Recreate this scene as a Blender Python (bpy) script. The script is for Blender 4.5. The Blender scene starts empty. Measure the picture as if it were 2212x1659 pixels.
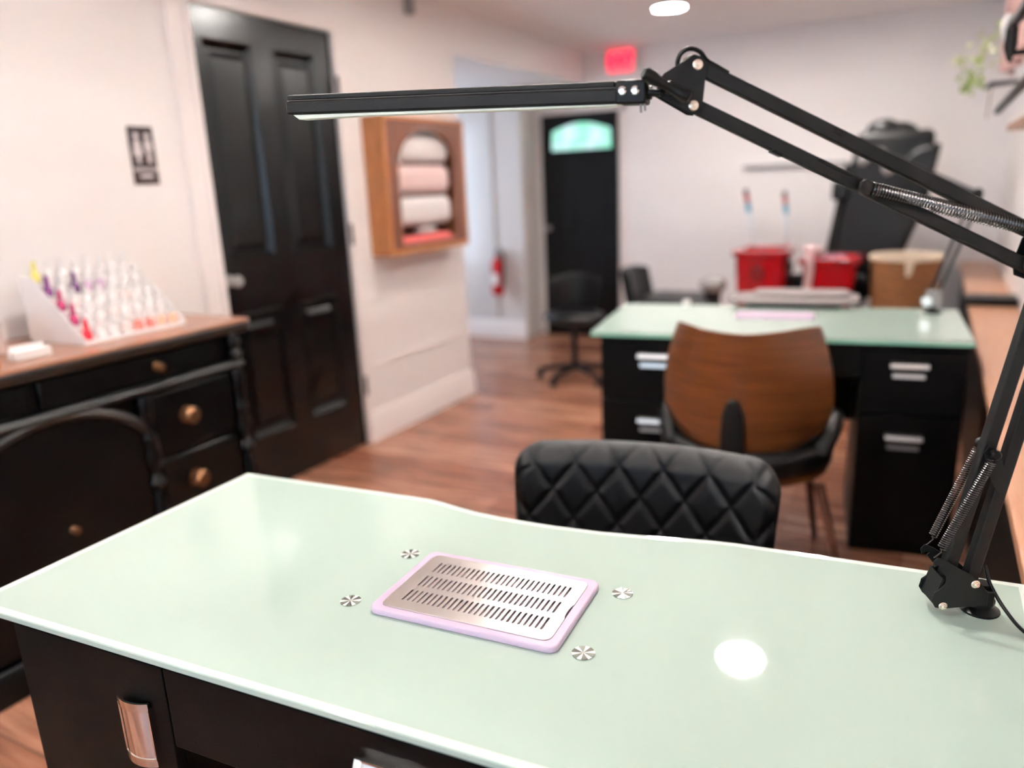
import bpy, bmesh, math, random
from mathutils import Vector, Matrix
random.seed(7)
C = bpy.context.scene.collection
sc = bpy.context.scene
R = math.radians

# ---------------------------------------------------------------- camera, world, exposure
PITCH, ROLL, YAW = R(14.65), R(-2.57), R(28.7)
cp, sp = math.cos(PITCH), math.sin(PITCH)
F0 = Vector((0, cp, -sp)); U0 = Vector((0, sp, cp)); X0 = Vector((1, 0, 0))
cr, sr = math.cos(ROLL), math.sin(ROLL)
XA = X0*cr + U0*sr; UA = -X0*sr + U0*cr
RZ = Matrix.Rotation(YAW, 3, 'Z')
XA, UA, FA = RZ @ XA, RZ @ UA, RZ @ F0
cam_d = bpy.data.cameras.new('camera'); cam = bpy.data.objects.new('camera', cam_d); C.objects.link(cam)
mw = Matrix((XA, UA, -FA)).transposed().to_4x4(); mw.translation = Vector((0, 0, 1.4))
cam.matrix_world = mw
cam_d.sensor_width = 36; cam_d.lens = 1665/2212*36; cam_d.clip_start = 0.05
cam_d.dof.use_dof = True; cam_d.dof.focus_distance = 1.15; cam_d.dof.aperture_fstop = 1.5
sc.camera = cam
w = bpy.data.worlds.new('sky'); sc.world = w; w.use_nodes = True
bg = w.node_tree.nodes['Background']; bg.inputs[0].default_value = (0.62, 0.80, 1.0, 1); bg.inputs[1].default_value = 0.85
sc.view_settings.view_transform = 'Standard'; sc.view_settings.look = 'None'
sc.view_settings.exposure = 2.72; sc.view_settings.gamma = 1.0
CAN = 100.0      # radiance of the ceiling downlights

# ---------------------------------------------------------------- materials
def mat(name, col, rough=0.5, metal=0.0, coat=0.0, spec=0.5, bump=0.0, bscale=200, var=0.0, vscale=3, emit=None, es=0, sheen=0, trans=0, ior=1.45):
    m = bpy.data.materials.new(name); m.use_nodes = True
    nt = m.node_tree; b = nt.nodes['Principled BSDF']
    b.inputs['Base Color'].default_value = (*col, 1); b.inputs['Roughness'].default_value = rough
    b.inputs['Metallic'].default_value = metal; b.inputs['Coat Weight'].default_value = coat
    b.inputs['Coat Roughness'].default_value = 0.03
    b.inputs['Specular IOR Level'].default_value = spec; b.inputs['IOR'].default_value = ior
    b.inputs['Transmission Weight'].default_value = trans
    if emit:
        b.inputs['Emission Color'].default_value = (*emit, 1); b.inputs['Emission Strength'].default_value = es
    tc = nt.nodes.new('ShaderNodeTexCoord')
    if bump:
        n = nt.nodes.new('ShaderNodeTexNoise'); n.inputs['Scale'].default_value = bscale; n.inputs['Detail'].default_value = 4
        nt.links.new(tc.outputs['Object'], n.inputs['Vector'])
        bp = nt.nodes.new('ShaderNodeBump'); bp.inputs['Strength'].default_value = bump; bp.inputs['Distance'].default_value = 0.002
        nt.links.new(n.outputs['Fac'], bp.inputs['Height']); nt.links.new(bp.outputs['Normal'], b.inputs['Normal'])
    if var:
        n = nt.nodes.new('ShaderNodeTexNoise'); n.inputs['Scale'].default_value = vscale; n.inputs['Detail'].default_value = 3
        nt.links.new(tc.outputs['Object'], n.inputs['Vector'])
        r = nt.nodes.new('ShaderNodeValToRGB')
        r.color_ramp.elements[0].position = 0.3; r.color_ramp.elements[1].position = 0.7
        r.color_ramp.elements[0].color = (*[c*(1-var) for c in col], 1); r.color_ramp.elements[1].color = (*[min(1, c*(1+var)) for c in col], 1)
        nt.links.new(n.outputs['Fac'], r.inputs['Fac']); nt.links.new(r.outputs['Color'], b.inputs['Base Color'])
    return m

def wood(name, c1, c2, rough=0.4, scale=(1, 12, 12), coat=0.0, grain=6.0):
    m = mat(name, c1, rough, coat=coat); nt = m.node_tree; b = nt.nodes['Principled BSDF']
    tc = nt.nodes.new('ShaderNodeTexCoord'); mp = nt.nodes.new('ShaderNodeMapping'); mp.inputs['Scale'].default_value = scale
    n = nt.nodes.new('ShaderNodeTexNoise'); n.inputs['Scale'].default_value = grain; n.inputs['Detail'].default_value = 5; n.inputs['Distortion'].default_value = 0.6
    r = nt.nodes.new('ShaderNodeValToRGB'); r.color_ramp.elements[0].position = 0.35; r.color_ramp.elements[1].position = 0.68
    r.color_ramp.elements[0].color = (*c2, 1); r.color_ramp.elements[1].color = (*c1, 1)
    nt.links.new(tc.outputs['Object'], mp.inputs['Vector']); nt.links.new(mp.outputs['Vector'], n.inputs['Vector'])
    nt.links.new(n.outputs['Fac'], r.inputs['Fac']); nt.links.new(r.outputs['Color'], b.inputs['Base Color'])
    return m

def floor_mat():
    m = mat('floor_planks', (0.3, 0.15, 0.09), 0.27, spec=0.5); nt = m.node_tree; b = nt.nodes['Principled BSDF']
    tc = nt.nodes.new('ShaderNodeTexCoord')
    br = nt.nodes.new('ShaderNodeTexBrick'); br.offset = 0.37
    br.inputs['Scale'].default_value = 1.0; br.inputs['Brick Width'].default_value = 1.2; br.inputs['Row Height'].default_value = 0.15
    br.inputs['Mortar Size'].default_value = 0.0015; br.inputs['Bias'].default_value = 0.0
    br.inputs['Color1'].default_value = (0.47, 0.235, 0.15, 1); br.inputs['Color2'].default_value = (0.25, 0.095, 0.055, 1); br.inputs['Mortar'].default_value = (0.10, 0.05, 0.035, 1)
    nt.links.new(tc.outputs['Object'], br.inputs['Vector'])
    mp = nt.nodes.new('ShaderNodeMapping'); mp.inputs['Scale'].default_value = (1.2, 11, 1)
    nt.links.new(tc.outputs['Object'], mp.inputs['Vector'])
    n = nt.nodes.new('ShaderNodeTexNoise'); n.inputs['Scale'].default_value = 2.2; n.inputs['Detail'].default_value = 6; n.inputs['Distortion'].default_value = 0.8
    nt.links.new(mp.outputs['Vector'], n.inputs['Vector'])
    r = nt.nodes.new('ShaderNodeValToRGB'); r.color_ramp.elements[0].position = 0.3; r.color_ramp.elements[1].position = 0.72
    r.color_ramp.elements[0].color = (0.45, 0.40, 0.38, 1); r.color_ramp.elements[1].color = (1.35, 1.3, 1.25, 1)
    nt.links.new(n.outputs['Fac'], r.inputs['Fac'])
    mx = nt.nodes.new('ShaderNodeMix'); mx.data_type = 'RGBA'; mx.blend_type = 'MULTIPLY'; mx.inputs[0].default_value = 1
    nt.links.new(br.outputs['Color'], mx.inputs[6]); nt.links.new(r.outputs['Color'], mx.inputs[7])
    nt.links.new(mx.outputs[2], b.inputs['Base Color'])
    return m

def emis(name, col, s):
    m = bpy.data.materials.new(name); m.use_nodes = True; nt = m.node_tree
    for n in list(nt.nodes): nt.nodes.remove(n)
    e = nt.nodes.new('ShaderNodeEmission'); e.inputs[0].default_value = (*col, 1); e.inputs[1].default_value = s
    o = nt.nodes.new('ShaderNodeOutputMaterial'); nt.links.new(e.outputs[0], o.inputs[0])
    return m

M = dict(
    wall=mat('wall_paint', (0.87, 0.815, 0.79), 0.5, bump=0.15, bscale=90),
    trimw=mat('trim_paint', (0.90, 0.82, 0.79), 0.35),
    ceil=mat('ceiling_paint', (0.90, 0.83, 0.80), 0.9),
    alcove=mat('alcove_gloss_paint', (0.74, 0.69, 0.66), 0.22, coat=0.4),
    floor=floor_mat(),
    black=mat('black_paint', (0.001, 0.001, 0.0012), 0.33, spec=0.25, bump=0.12, bscale=60),
    blackdoor=mat('black_door_paint', (0.001, 0.001, 0.0012), 0.26, spec=0.4, bump=0.08, bscale=25),
    lam=mat('black_laminate', (0.002, 0.0018, 0.0017), 0.42, spec=0.12, bump=0.3, bscale=700),
    lampblk=mat('lamp_black_powder_coat', (0.003, 0.0033, 0.0036), 0.45, spec=0.3, bump=0.25, bscale=900),
    plast=mat('black_plastic', (0.002, 0.002, 0.0022), 0.38, spec=0.25),
    spring=mat('spring_steel_black', (0.10, 0.095, 0.095), 0.22, metal=1.0),
    chrome=mat('chrome', (0.86, 0.83, 0.80), 0.12, metal=1.0),
    nickel=mat('nickel_screw', (0.80, 0.70, 0.60), 0.22, metal=1.0),
    steel=mat('brushed_steel', (0.72, 0.68, 0.66), 0.30, metal=1.0, bump=0.08, bscale=300),
    satin=mat('satin_handle', (0.80, 0.76, 0.72), 0.32, metal=1.0),
    mint=mat('mint_back_painted_glass', (0.49, 0.612, 0.535), 0.04, spec=0.6, coat=0.0, ior=1.52),
    mintw=mat('mint_glass_bevel', (0.80, 0.88, 0.80), 0.08, ior=1.52),
    mintedge=mat('green_glass_edge', (0.30, 0.68, 0.50), 0.1, ior=1.52),
    lilac=mat('lilac_plastic', (0.72, 0.56, 0.72), 0.35),
    filt=mat('grille_well_grey', (0.42, 0.35, 0.38), 0.7, var=0.25, vscale=60),
    leather=mat('black_leather', (0.0045, 0.0043, 0.005), 0.40, spec=0.33, bump=0.35, bscale=350),
    walnut=wood('walnut_veneer', (0.17, 0.054, 0.014), (0.085, 0.023, 0.006), 0.33, (1.2, 1.2, 30), 0.25, 3.0),
    oak=wood('light_counter_wood', (0.66, 0.36, 0.22), (0.58, 0.29, 0.17), 0.4, (14, 1, 14), 0.2),
    cabw=wood('honey_cabinet_wood', (0.50, 0.20, 0.065), (0.36, 0.125, 0.035), 0.35, (14, 14, 1.0), 0.3),
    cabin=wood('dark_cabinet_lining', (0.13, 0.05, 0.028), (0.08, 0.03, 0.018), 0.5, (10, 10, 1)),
    dtop=wood('dresser_top_wood', (0.40, 0.185, 0.105), (0.29, 0.12, 0.07), 0.3, (14, 1, 14), 0.3),
    brass=mat('aged_brass', (0.20, 0.105, 0.055), 0.45, metal=1.0, var=0.25, vscale=60),
    towel=mat('white_towel', (0.82, 0.76, 0.74), 0.95, bump=0.8, bscale=500),
    towelp=mat('pale_pink_towel', (0.80, 0.58, 0.55), 0.95, bump=0.8, bscale=500),
    coral=mat('coral_towel', (0.85, 0.18, 0.17), 0.9, bump=0.8, bscale=500),
    red=mat('red_acrylic', (0.33, 0.006, 0.010), 0.14, coat=0.5),
    redx=mat('red_enamel', (0.50, 0.006, 0.012), 0.25),
    tray=mat('mauve_grey_tray', (0.22, 0.18, 0.18), 0.5),
    wicker=wood('wicker_tan', (0.27, 0.11, 0.032), (0.11, 0.04, 0.014), 0.7, (4, 4, 30)),
    liner=mat('pinkish_clear_liner', (0.62, 0.42, 0.42), 0.25, coat=0.4),
    linen=mat('cream_liner', (0.72, 0.58, 0.44), 0.9, bump=0.6, bscale=300),
    leaf=mat('leaf_green', (0.36, 0.50, 0.07), 0.5, var=0.3, vscale=14),
    leafl=mat('leaf_light', (0.62, 0.66, 0.30), 0.5, var=0.2, vscale=14),
    curtain=mat('dusty_pink_fabric', (0.62, 0.38, 0.34), 0.8),
    white=mat('white_plastic', (0.85, 0.82, 0.80), 0.35),
    acry=mat('frosted_acrylic', (0.90, 0.86, 0.84), 0.25, coat=0.3),
    grey=mat('grey_plastic', (0.30, 0.28, 0.27), 0.45),
    signb=mat('sign_black_plastic', (0.035, 0.02, 0.022), 0.4),
    signw=mat('sign_raised_white', (0.62, 0.56, 0.56), 0.5),
    blue=mat('blue_band', (0.05, 0.32, 0.45), 0.4),
    exitf=emis('exit_face_glow', (1.0, 0.09, 0.12), .27),
    exitl=emis('exit_letters_glow', (1.0, 0.0, 0.06), .27),
    lite=emis('downlight_diffuser', (1.0, 0.965, 0.925), CAN),
    capd=mat('cap_mirror', (0.42, 0.46, 0.42), 0.18, metal=1.0),
    glint=mat('cap_painted_glint', (0.86, 0.88, 0.84), 0.5),
    framew=wood('reddish_frame_wood', (0.14, 0.046, 0.022), (0.09, 0.028, 0.014), 0.4, (14, 14, 1.0), 0.2),
    blackg=mat('black_gloss_moulding', (0.0025, 0.0022, 0.0023), 0.36, spec=0.9),
    led=mat('led_strip_cover', (0.75, 0.80, 0.70), 0.4),
    pane=emis('daylight_through_pane', (0.36, 0.92, 0.74), .21),
)
def pane_material():
    m = M['pane']; nt = m.node_tree; e = [n for n in nt.nodes if n.type == 'EMISSION'][0]
    tc = nt.nodes.new('ShaderNodeTexCoord'); n = nt.nodes.new('ShaderNodeTexNoise'); n.inputs['Scale'].default_value = 5
    nt.links.new(tc.outputs['Object'], n.inputs['Vector'])
    r = nt.nodes.new('ShaderNodeValToRGB'); r.color_ramp.elements[0].position = 0.38; r.color_ramp.elements[1].position = 0.62
    r.color_ramp.elements[0].color = (0.22, 0.80, 0.52, 1); r.color_ramp.elements[1].color = (0.62, 0.86, 0.90, 1)
    nt.links.new(n.outputs['Fac'], r.inputs['Fac']); nt.links.new(r.outputs['Color'], e.inputs[0])
pane_material()

# ---------------------------------------------------------------- mesh helper
class B:
    def __init__(s): s.bm = bmesh.new()
    def box(s, a, b, rz=0.0, piv=None):
        x0, y0, z0 = a; x1, y1, z1 = b
        vs = [s.bm.verts.new(Vector(v)) for v in [(x0,y0,z0),(x1,y0,z0),(x1,y1,z0),(x0,y1,z0),(x0,y0,z1),(x1,y0,z1),(x1,y1,z1),(x0,y1,z1)]]
        for f in [(0,3,2,1),(4,5,6,7),(0,1,5,4),(1,2,6,5),(2,3,7,6),(3,0,4,7)]: s.bm.faces.new([vs[i] for i in f])
        if rz:
            p = Vector(piv) if piv else (Vector(a)+Vector(b))/2
            bmesh.ops.rotate(s.bm, verts=vs, cent=p, matrix=Matrix.Rotation(rz, 3, 'Z'))
        return s
    def bar(s, p, q, wd, th, up=(0, 1, 0)):       # rectangular bar from p to q; width along up, th across
        p, q = Vector(p), Vector(q); d = (q-p).normalized(); u = Vector(up); u = (u-d*u.dot(d)).normalized(); v = d.cross(u)
        vs = []
        for c in (p, q):
            for a, b in ((-1,-1),(1,-1),(1,1),(-1,1)): vs.append(s.bm.verts.new(c+u*(a*wd/2)+v*(b*th/2)))
        for f in [(3,2,1,0),(4,5,6,7),(0,1,5,4),(1,2,6,5),(2,3,7,6),(3,0,4,7)]: s.bm.faces.new([vs[i] for i in f])
        return s
    def cyl(s, p, q, r, r2=None, n=24, cap=True):
        p, q = Vector(p), Vector(q); d = (q-p).normalized(); a = d.orthogonal().normalized(); b = d.cross(a)
        r2 = r if r2 is None else r2; rings = []
        for c, rr in ((p, r), (q, r2)):
            rings.append([s.bm.verts.new(c+(a*math.cos(t)+b*math.sin(t))*rr) for t in [2*math.pi*i/n for i in range(n)]])
        for i in range(n): s.bm.faces.new((rings[0][i], rings[0][(i+1)%n], rings[1][(i+1)%n], rings[1][i]))
        if cap: s.bm.faces.new(rings[0][::-1]); s.bm.faces.new(rings[1])
        return s
    def tube(s, pts, r, n=8, closed=False):
        pts = [Vector(p) for p in pts]; rings = []; prev = None
        for i, p in enumerate(pts):
            a = pts[i-1] if (i or closed) else pts[0]; b = pts[(i+1)%len(pts)] if (i < len(pts)-1 or closed) else pts[-1]
            d = (b-a).normalized()
            u = d.orthogonal().normalized() if prev is None else (prev-d*prev.dot(d)).normalized()
            prev = u; v = d.cross(u); rr = r[i] if isinstance(r, (list, tuple)) else r
            rings.append([s.bm.verts.new(p+(u*math.cos(t)+v*math.sin(t))*rr) for t in [2*math.pi*k/n for k in range(n)]])
        m = len(rings)
        for i in range(m if closed else m-1):
            A, Bb = rings[i], rings[(i+1)%m]
            for k in range(n): s.bm.faces.new((A[k], A[(k+1)%n], Bb[(k+1)%n], Bb[k]))
        if not closed: s.bm.faces.new(rings[0][::-1]); s.bm.faces.new(rings[-1])
        return s
    def lathe(s, prof, o=(0,0,0), axis=(0,0,1), n=24):    # prof: (r, h)
        o = Vector(o); d = Vector(axis).normalized(); a = d.orthogonal().normalized(); b = d.cross(a); rings = []
        for r, h in prof:
            if r < 1e-6: rings.append([s.bm.verts.new(o+d*h)])
            else: rings.append([s.bm.verts.new(o+d*h+(a*math.cos(t)+b*math.sin(t))*r) for t in [2*math.pi*i/n for i in range(n)]])
        for A, Bb in zip(rings, rings[1:]):
            for i in range(n):
                j = (i+1) % n
                if len(A) == 1 and len(Bb) == 1: continue
                if len(A) == 1: s.bm.faces.new((A[0], Bb[j], Bb[i]))
                elif len(Bb) == 1: s.bm.faces.new((A[i], A[j], Bb[0]))
                else: s.bm.faces.new((A[i], A[j], Bb[j], Bb[i]))
        if len(rings[0]) > 1: s.bm.faces.new(rings[0][::-1])
        if len(rings[-1]) > 1: s.bm.faces.new(rings[-1])
        return s
    def prism(s, poly, f0, f1):       # poly of 2D points, f0/f1 map (u,v) -> 3D for the two faces
        A = [s.bm.verts.new(Vector(f0(*p))) for p in poly]; D = [s.bm.verts.new(Vector(f1(*p))) for p in poly]; n = len(poly)
        s.bm.faces.new(A[::-1]); s.bm.faces.new(D)
        for i in range(n): s.bm.faces.new((A[i], A[(i+1)%n], D[(i+1)%n], D[i]))
        return s
    def grid(s, nu, nv, fn):
        g = [[s.bm.verts.new(Vector(fn(i/nu, j/nv))) for j in range(nv+1)] for i in range(nu+1)]
        for i in range(nu):
            for j in range(nv): s.bm.faces.new((g[i][j], g[i+1][j], g[i+1][j+1], g[i][j+1]))
        return s
    def shell(s, nu, nv, front, back):     # closed solid between two mapped grids
        s.grid(nu, nv, front); s.grid(nu, nv, back)
        bmesh.ops.recalc_face_normals(s.bm, faces=s.bm.faces)
        edge = [(i/nu, 0) for i in range(nu)]+[(1, j/nv) for j in range(nv)]+[(1-i/nu, 1) for i in range(nu)]+[(0, 1-j/nv) for j in range(nv)]
        a = [s.bm.verts.new(Vector(front(*e))) for e in edge]; b = [s.bm.verts.new(Vector(back(*e))) for e in edge]; n = len(edge)
        for i in range(n): s.bm.faces.new((a[i], a[(i+1)%n], b[(i+1)%n], b[i]))
        bmesh.ops.remove_doubles(s.bm, verts=s.bm.verts, dist=1e-5)
        return s
    def ball(s, c, r, sc_=(1,1,1), n=16):
        v = bmesh.ops.create_uvsphere(s.bm, u_segments=n, v_segments=max(6, n//2), radius=r)['verts']
        bmesh.ops.scale(s.bm, vec=Vector(sc_), verts=v); bmesh.ops.translate(s.bm, vec=Vector(c), verts=v)
        return s
    def build(s, name, m, parent=None, bev=0.0, smooth=True, seg=2, ang=35):
        bmesh.ops.recalc_face_normals(s.bm, faces=s.bm.faces)
        me = bpy.data.meshes.new(name); s.bm.to_mesh(me); s.bm.free()
        o = bpy.data.objects.new(name, me); C.objects.link(o); me.materials.append(M[m] if isinstance(m, str) else m)
        if parent: o.parent = parent
        if smooth:
            for p in me.polygons: p.use_smooth = True
        if bev:
            md = o.modifiers.new('bevel', 'BEVEL'); md.width = bev; md.segments = seg; md.limit_method = 'ANGLE'; md.angle_limit = R(40)
            md.harden_normals = False
        if smooth:
            bm = bmesh.new(); bm.from_mesh(me)
            for e in bm.edges:
                if len(e.link_faces) == 2 and e.calc_face_angle(0) > R(ang): e.smooth = False
            bm.to_mesh(me); bm.free()
        return o

def thing(name, label, cat, loc=(0,0,0), rz=0.0, group=None):
    o = bpy.data.objects.new(name, None); C.objects.link(o); o.location = loc; o.rotation_euler = (0, 0, rz)
    o.empty_display_size = 0.05; o['label'] = label; o['category'] = cat
    if group: o['group'] = group
    return o
def tag(o, label, cat, group=None):
    o['label'] = label; o['category'] = cat
    if group: o['group'] = group
    return o
def struct(o): o['kind'] = 'structure'; return o
def copy_tree(o, parent=None):
    c = o.copy(); C.objects.link(c); c.parent = parent
    for ch in list(o.children): copy_tree(ch, c)
    return c
def rrect(x0, y0, x1, y1, r, n=6):
    pts = []
    for cx, cy, a in ((x1-r, y0+r, -90), (x1-r, y1-r, 0), (x0+r, y1-r, 90), (x0+r, y0+r, 180)):
        for i in range(n+1):
            t = R(a+90*i/n); pts.append((cx+r*math.cos(t), cy+r*math.sin(t)))
    return pts
def holed(name, outer, holes, thick, bev, m, parent, loc):     # flat plate with real holes, thickness upward
    cu = bpy.data.curves.new(name, 'CURVE'); cu.dimensions = '2D'; cu.fill_mode = 'BOTH'; cu.extrude = thick/2-bev; cu.bevel_depth = bev; cu.bevel_resolution = 1
    for poly in [outer]+holes:
        sp_ = cu.splines.new('POLY'); sp_.points.add(len(poly)-1); sp_.use_cyclic_u = True
        for p, q in zip(sp_.points, poly): p.co = (q[0], q[1], 0, 1)
    t = bpy.data.objects.new('tmp', cu); C.objects.link(t); bpy.context.view_layer.update()
    me = bpy.data.meshes.new_from_object(t.evaluated_get(bpy.context.evaluated_depsgraph_get()))
    bpy.data.objects.remove(t); bpy.data.curves.remove(cu); me.name = name
    me.transform(Matrix.Translation(Vector(loc)+Vector((0, 0, thick/2))))
    o = bpy.data.objects.new(name, me); C.objects.link(o); me.materials.clear(); me.materials.append(M[m]); o.parent = parent
    return o

# ---------------------------------------------------------------- the room
WL, WR, YF, YB, HC = -2.725, 0.405, 6.52, -3.0, 2.435
YE = 4.40       # where the left wall ends and the passage opens
struct(B().box((-4.9, YB-.1, -.1), (WR+.1, YF+.1, 0)).build('floor', 'floor', smooth=False))
struct(B().box((-4.9, YB-.1, HC), (WR+.1, YF+.1, HC+.1)).build('ceiling', 'ceil', smooth=False))
# left wall with the doorway cut out, the header over the passage
DY0, DY1, DZ = 2.375, 3.255, 2.165
b = B(); b.box((WL-.13, YB, 0), (WL, DY0, HC)); b.box((WL-.13, DY1, 0), (WL, YE, HC)); b.box((WL-.13, DY0, DZ), (WL, DY1, HC)); b.box((WL-.13, YE, 2.19), (WL, YF, HC))
struct(b.build('wall_left', 'wall', smooth=False))
struct(B().box((-4.6, YF, 0), (WR, YF+.1, HC)).build('wall_far', 'wall', smooth=False))
b = B(); b.box((WR, YB, 0), (WR+.1, YF, HC))
struct(b.build('wall_right', 'wall', smooth=False))
# back wall, with an unseen window added to let in fill daylight
b = B(); b.box((WL, YB-.1, 0), (WR, YB, .6)); b.box((WL, YB-.1, 2.2), (WR, YB, HC)); b.box((WL, YB-.1, .6), (-2.3, YB, 2.2)); b.box((0, YB-.1, .6), (WR, YB, 2.2))
struct(b.build('wall_back', 'wall', smooth=False))
b = B()
for x in (-2.3, -1.17, -.04): b.box((x, YB-.08, .6), (x+.04, YB-.02, 2.2))
b.box((-2.3, YB-.08, .6), (0, YB-.02, .64)); b.box((-2.3, YB-.08, 2.16), (0, YB-.02, 2.2))
struct(b.build('added_window_1', 'black', smooth=False))
# passage beyond the left wall
b = B(); b.box((-4.6, 3.3, 0), (WL-.13, 3.4, HC))
b.box((-4.7, 3.3, 0), (-4.6, 4.5, HC)); b.box((-4.7, 5.9, 0), (-4.6, YF+.1, HC)); b.box((-4.7, 4.5, 0), (-4.6, 5.9, .5)); b.box((-4.7, 4.5, 2.05), (-4.6, 5.9, HC))
struct(b.build('wall_passage', 'wall', smooth=False))
b = B(); b.box((-4.67, 4.5, .5), (-4.62, 4.55, 2.05)); b.box((-4.67, 5.85, .5), (-4.62, 5.9, 2.05)); b.box((-4.67, 5.18, .5), (-4.62, 5.22, 2.05)); b.box((-4.67, 4.5, .5), (-4.62, 5.9, .54)); b.box((-4.67, 4.5, 2.01), (-4.62, 5.9, 2.05))
struct(b.build('window_2', 'trimw', smooth=False))
struct(B().box((-4.6, 3.4, 2.19), (WL-.13, YF, 2.24)).build('ceiling_passage', 'ceil', smooth=False))
b = B(); b.box((-4.6, 6.22, 0), (-3.20, YF, 2.19)); b.box((-3.54, 6.195, 0), (-3.50, 6.22, 2.19)); b.box((-3.24, 6.195, 0), (-3.20, 6.22, 2.19))
struct(b.build('wall_passage_end', 'alcove', bev=.02))
# baseboards and casings
def bb(name, x0, x1, y0, y1, face):
    b = B()
    if face == 'x': b.prism([(0,0),(.022,0),(.022,.10),(.016,.115),(.016,.145),(.006,.17),(0,.17)], lambda u,v: (x0+u, y0, v), lambda u,v: (x0+u, y1, v))
    else: b.prism([(0,0),(.022,0),(.022,.10),(.016,.115),(.016,.145),(.006,.17),(0,.17)], lambda u,v: (x0, y0-u, v), lambda u,v: (x1, y0-u, v))
    return struct(b.build(name, 'trimw'))
bb('baseboard_left', WL, WL, DY1+.012, YE+.01, 'x'); bb('baseboard_left_near', WL, WL, YB, DY0-.12, 'x')
bb('baseboard_far', -2.36, WR, YF, YF, 'y'); bb('baseboard_passage', -4.6, -3.21, 6.195, 6.195, 'y')
b = B(); b.box((WL, 3.34, .42), (WL+.008, 4.34, .445)); b.box((WL, 3.34, .80), (WL+.008, 4.34, .815))
struct(b.build('trim_1', 'trimw', bev=.003))
b = B(); b.box((WL, DY0-.105, 0), (WL+.022, DY0-.03, HC)); b.box((WL, DY0-.03, 0), (WL+.03, DY0, DZ+.02)); b.box((WL, DY1, .0), (WL+.012, DY1+.05, DZ)); b.box((WL, DY0, DZ), (WL+.012, DY1+.05, DZ+.05))
struct(b.build('trim_2', 'trimw', bev=.004))
b = B(); b.box((-2.42, YF-.012, 0), (-2.36, YF, 1.99)); b.box((-3.2, YF-.012, 1.95), (-2.36, YF, 2.0))
struct(b.build('trim_3', 'trimw', bev=.004))

# left panelled door
b = B(); XD = WL-.035
pan = [(2.435, 2.725, 1.105, 2.04), (2.84, 3.13, 1.105, 2.04), (2.435, 2.725, .27, .875), (2.84, 3.13, .27, .875)]
b.box((XD-.03, DY0+.003, .006), (XD+.0, DY1-.003, DZ-.003))
ys = [DY0+.003, 2.435, 2.725, 2.84, 3.13, DY1-.003]; 
for a, c in ((0,1),(2,3),(4,5)): b.box((XD, ys[a], .006), (XD+.024, ys[c], DZ-.003))
for (z0, z1) in ((.006,.27),(.875,1.105),(2.04,DZ-.003)):
    for a, c in ((1,2),(3,4)): b.box((XD, ys[a], z0), (XD+.024, ys[c], z1))
d1 = struct(b.build('door_1', 'blackdoor', smooth=False))
for (y0, y1, z0, z1) in pan:
    b = B(); i, o_ = .055, .012
    def fr(yy0, yy1, zz0, zz1, x): return [(x, yy0, zz0), (x, yy1, zz0), (x, yy1, zz1), (x, yy0, zz1)]
    L = [fr(y0, y1, z0, z1, XD+.024), fr(y0+.010, y1-.010, z0+.010, z1-.010, XD+.034), fr(y0+.030, y1-.030, z0+.036, z1-.036, XD+.004), fr(y0+.045, y1-.045, z0+.05, z1-.05, XD+.004), fr(y0+.065, y1-.065, z0+.075, z1-.075, XD+.024)]
    V = [[b.bm.verts.new(p) for p in l] for l in L]
    for A, D in zip(V, V[1:]):
        for k in range(4): b.bm.faces.new((A[k], A[(k+1)%4], D[(k+1)%4], D[k]))
    b.bm.faces.new(V[-1])
    b.build('door_panel', 'blackdoor', d1, smooth=False)
b = B(); b.lathe([(.026,0),(.026,.006),(.011,.010),(.011,.035),(.022,.042),(.027,.055),(.022,.068),(0,.072)], (XD+.024, 2.425, 1.03), (1,0,0)); b.build('door_knob', 'grey', d1)
for z in (1.9, 1.17, .34): B().cyl((WL+.012, 3.262, z-.055), (WL+.012, 3.262, z+.055), .009, n=12).build('hinge', 'black', d1)

# far black door with an arched light
DL, DR = -3.14, -2.425
b = B(); b.box((DL, YF-.035, 0), (DR, YF-.002, 1.955)); 
d2 = struct(b.build('door_2', 'blackdoor', bev=.003))
pts = [(DL+.10, 1.64), (DR-.045, 1.64), (DR-.045, 1.80)] + [(DL+.10+(DR-DL-.145)*(1-t), 1.80+.085*math.sin(math.pi*(t*.86+.07))) for t in [i/12 for i in range(13)]] + [(DL+.10, 1.80)]
B().prism(pts, lambda u,v: (u, YF-.036, v), lambda u,v: (u, YF-.041, v)).build('pane', 'pane', d2)
b = B(); b.tube([(u, YF-.042, v) for u, v in pts], .012, 8, closed=True); b.build('pane_moulding', 'blackdoor', d2)
b = B()
for z0, z1 in ((.2, .8), (.95, 1.5)):
    for x0 in (DL+.1, DL+.4): b.box((x0, YF-.043, z0), (x0+.22, YF-.035, z1))
b.build('door_panel', 'blackdoor', d2, bev=.004)
B().lathe([(.024,0),(.01,.008),(.01,.03),(.026,.045),(.018,.06),(0,.062)], (DL+.05, YF-.035, .98), (0,-1,0)).build('door_knob', 'grey', d2)

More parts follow.
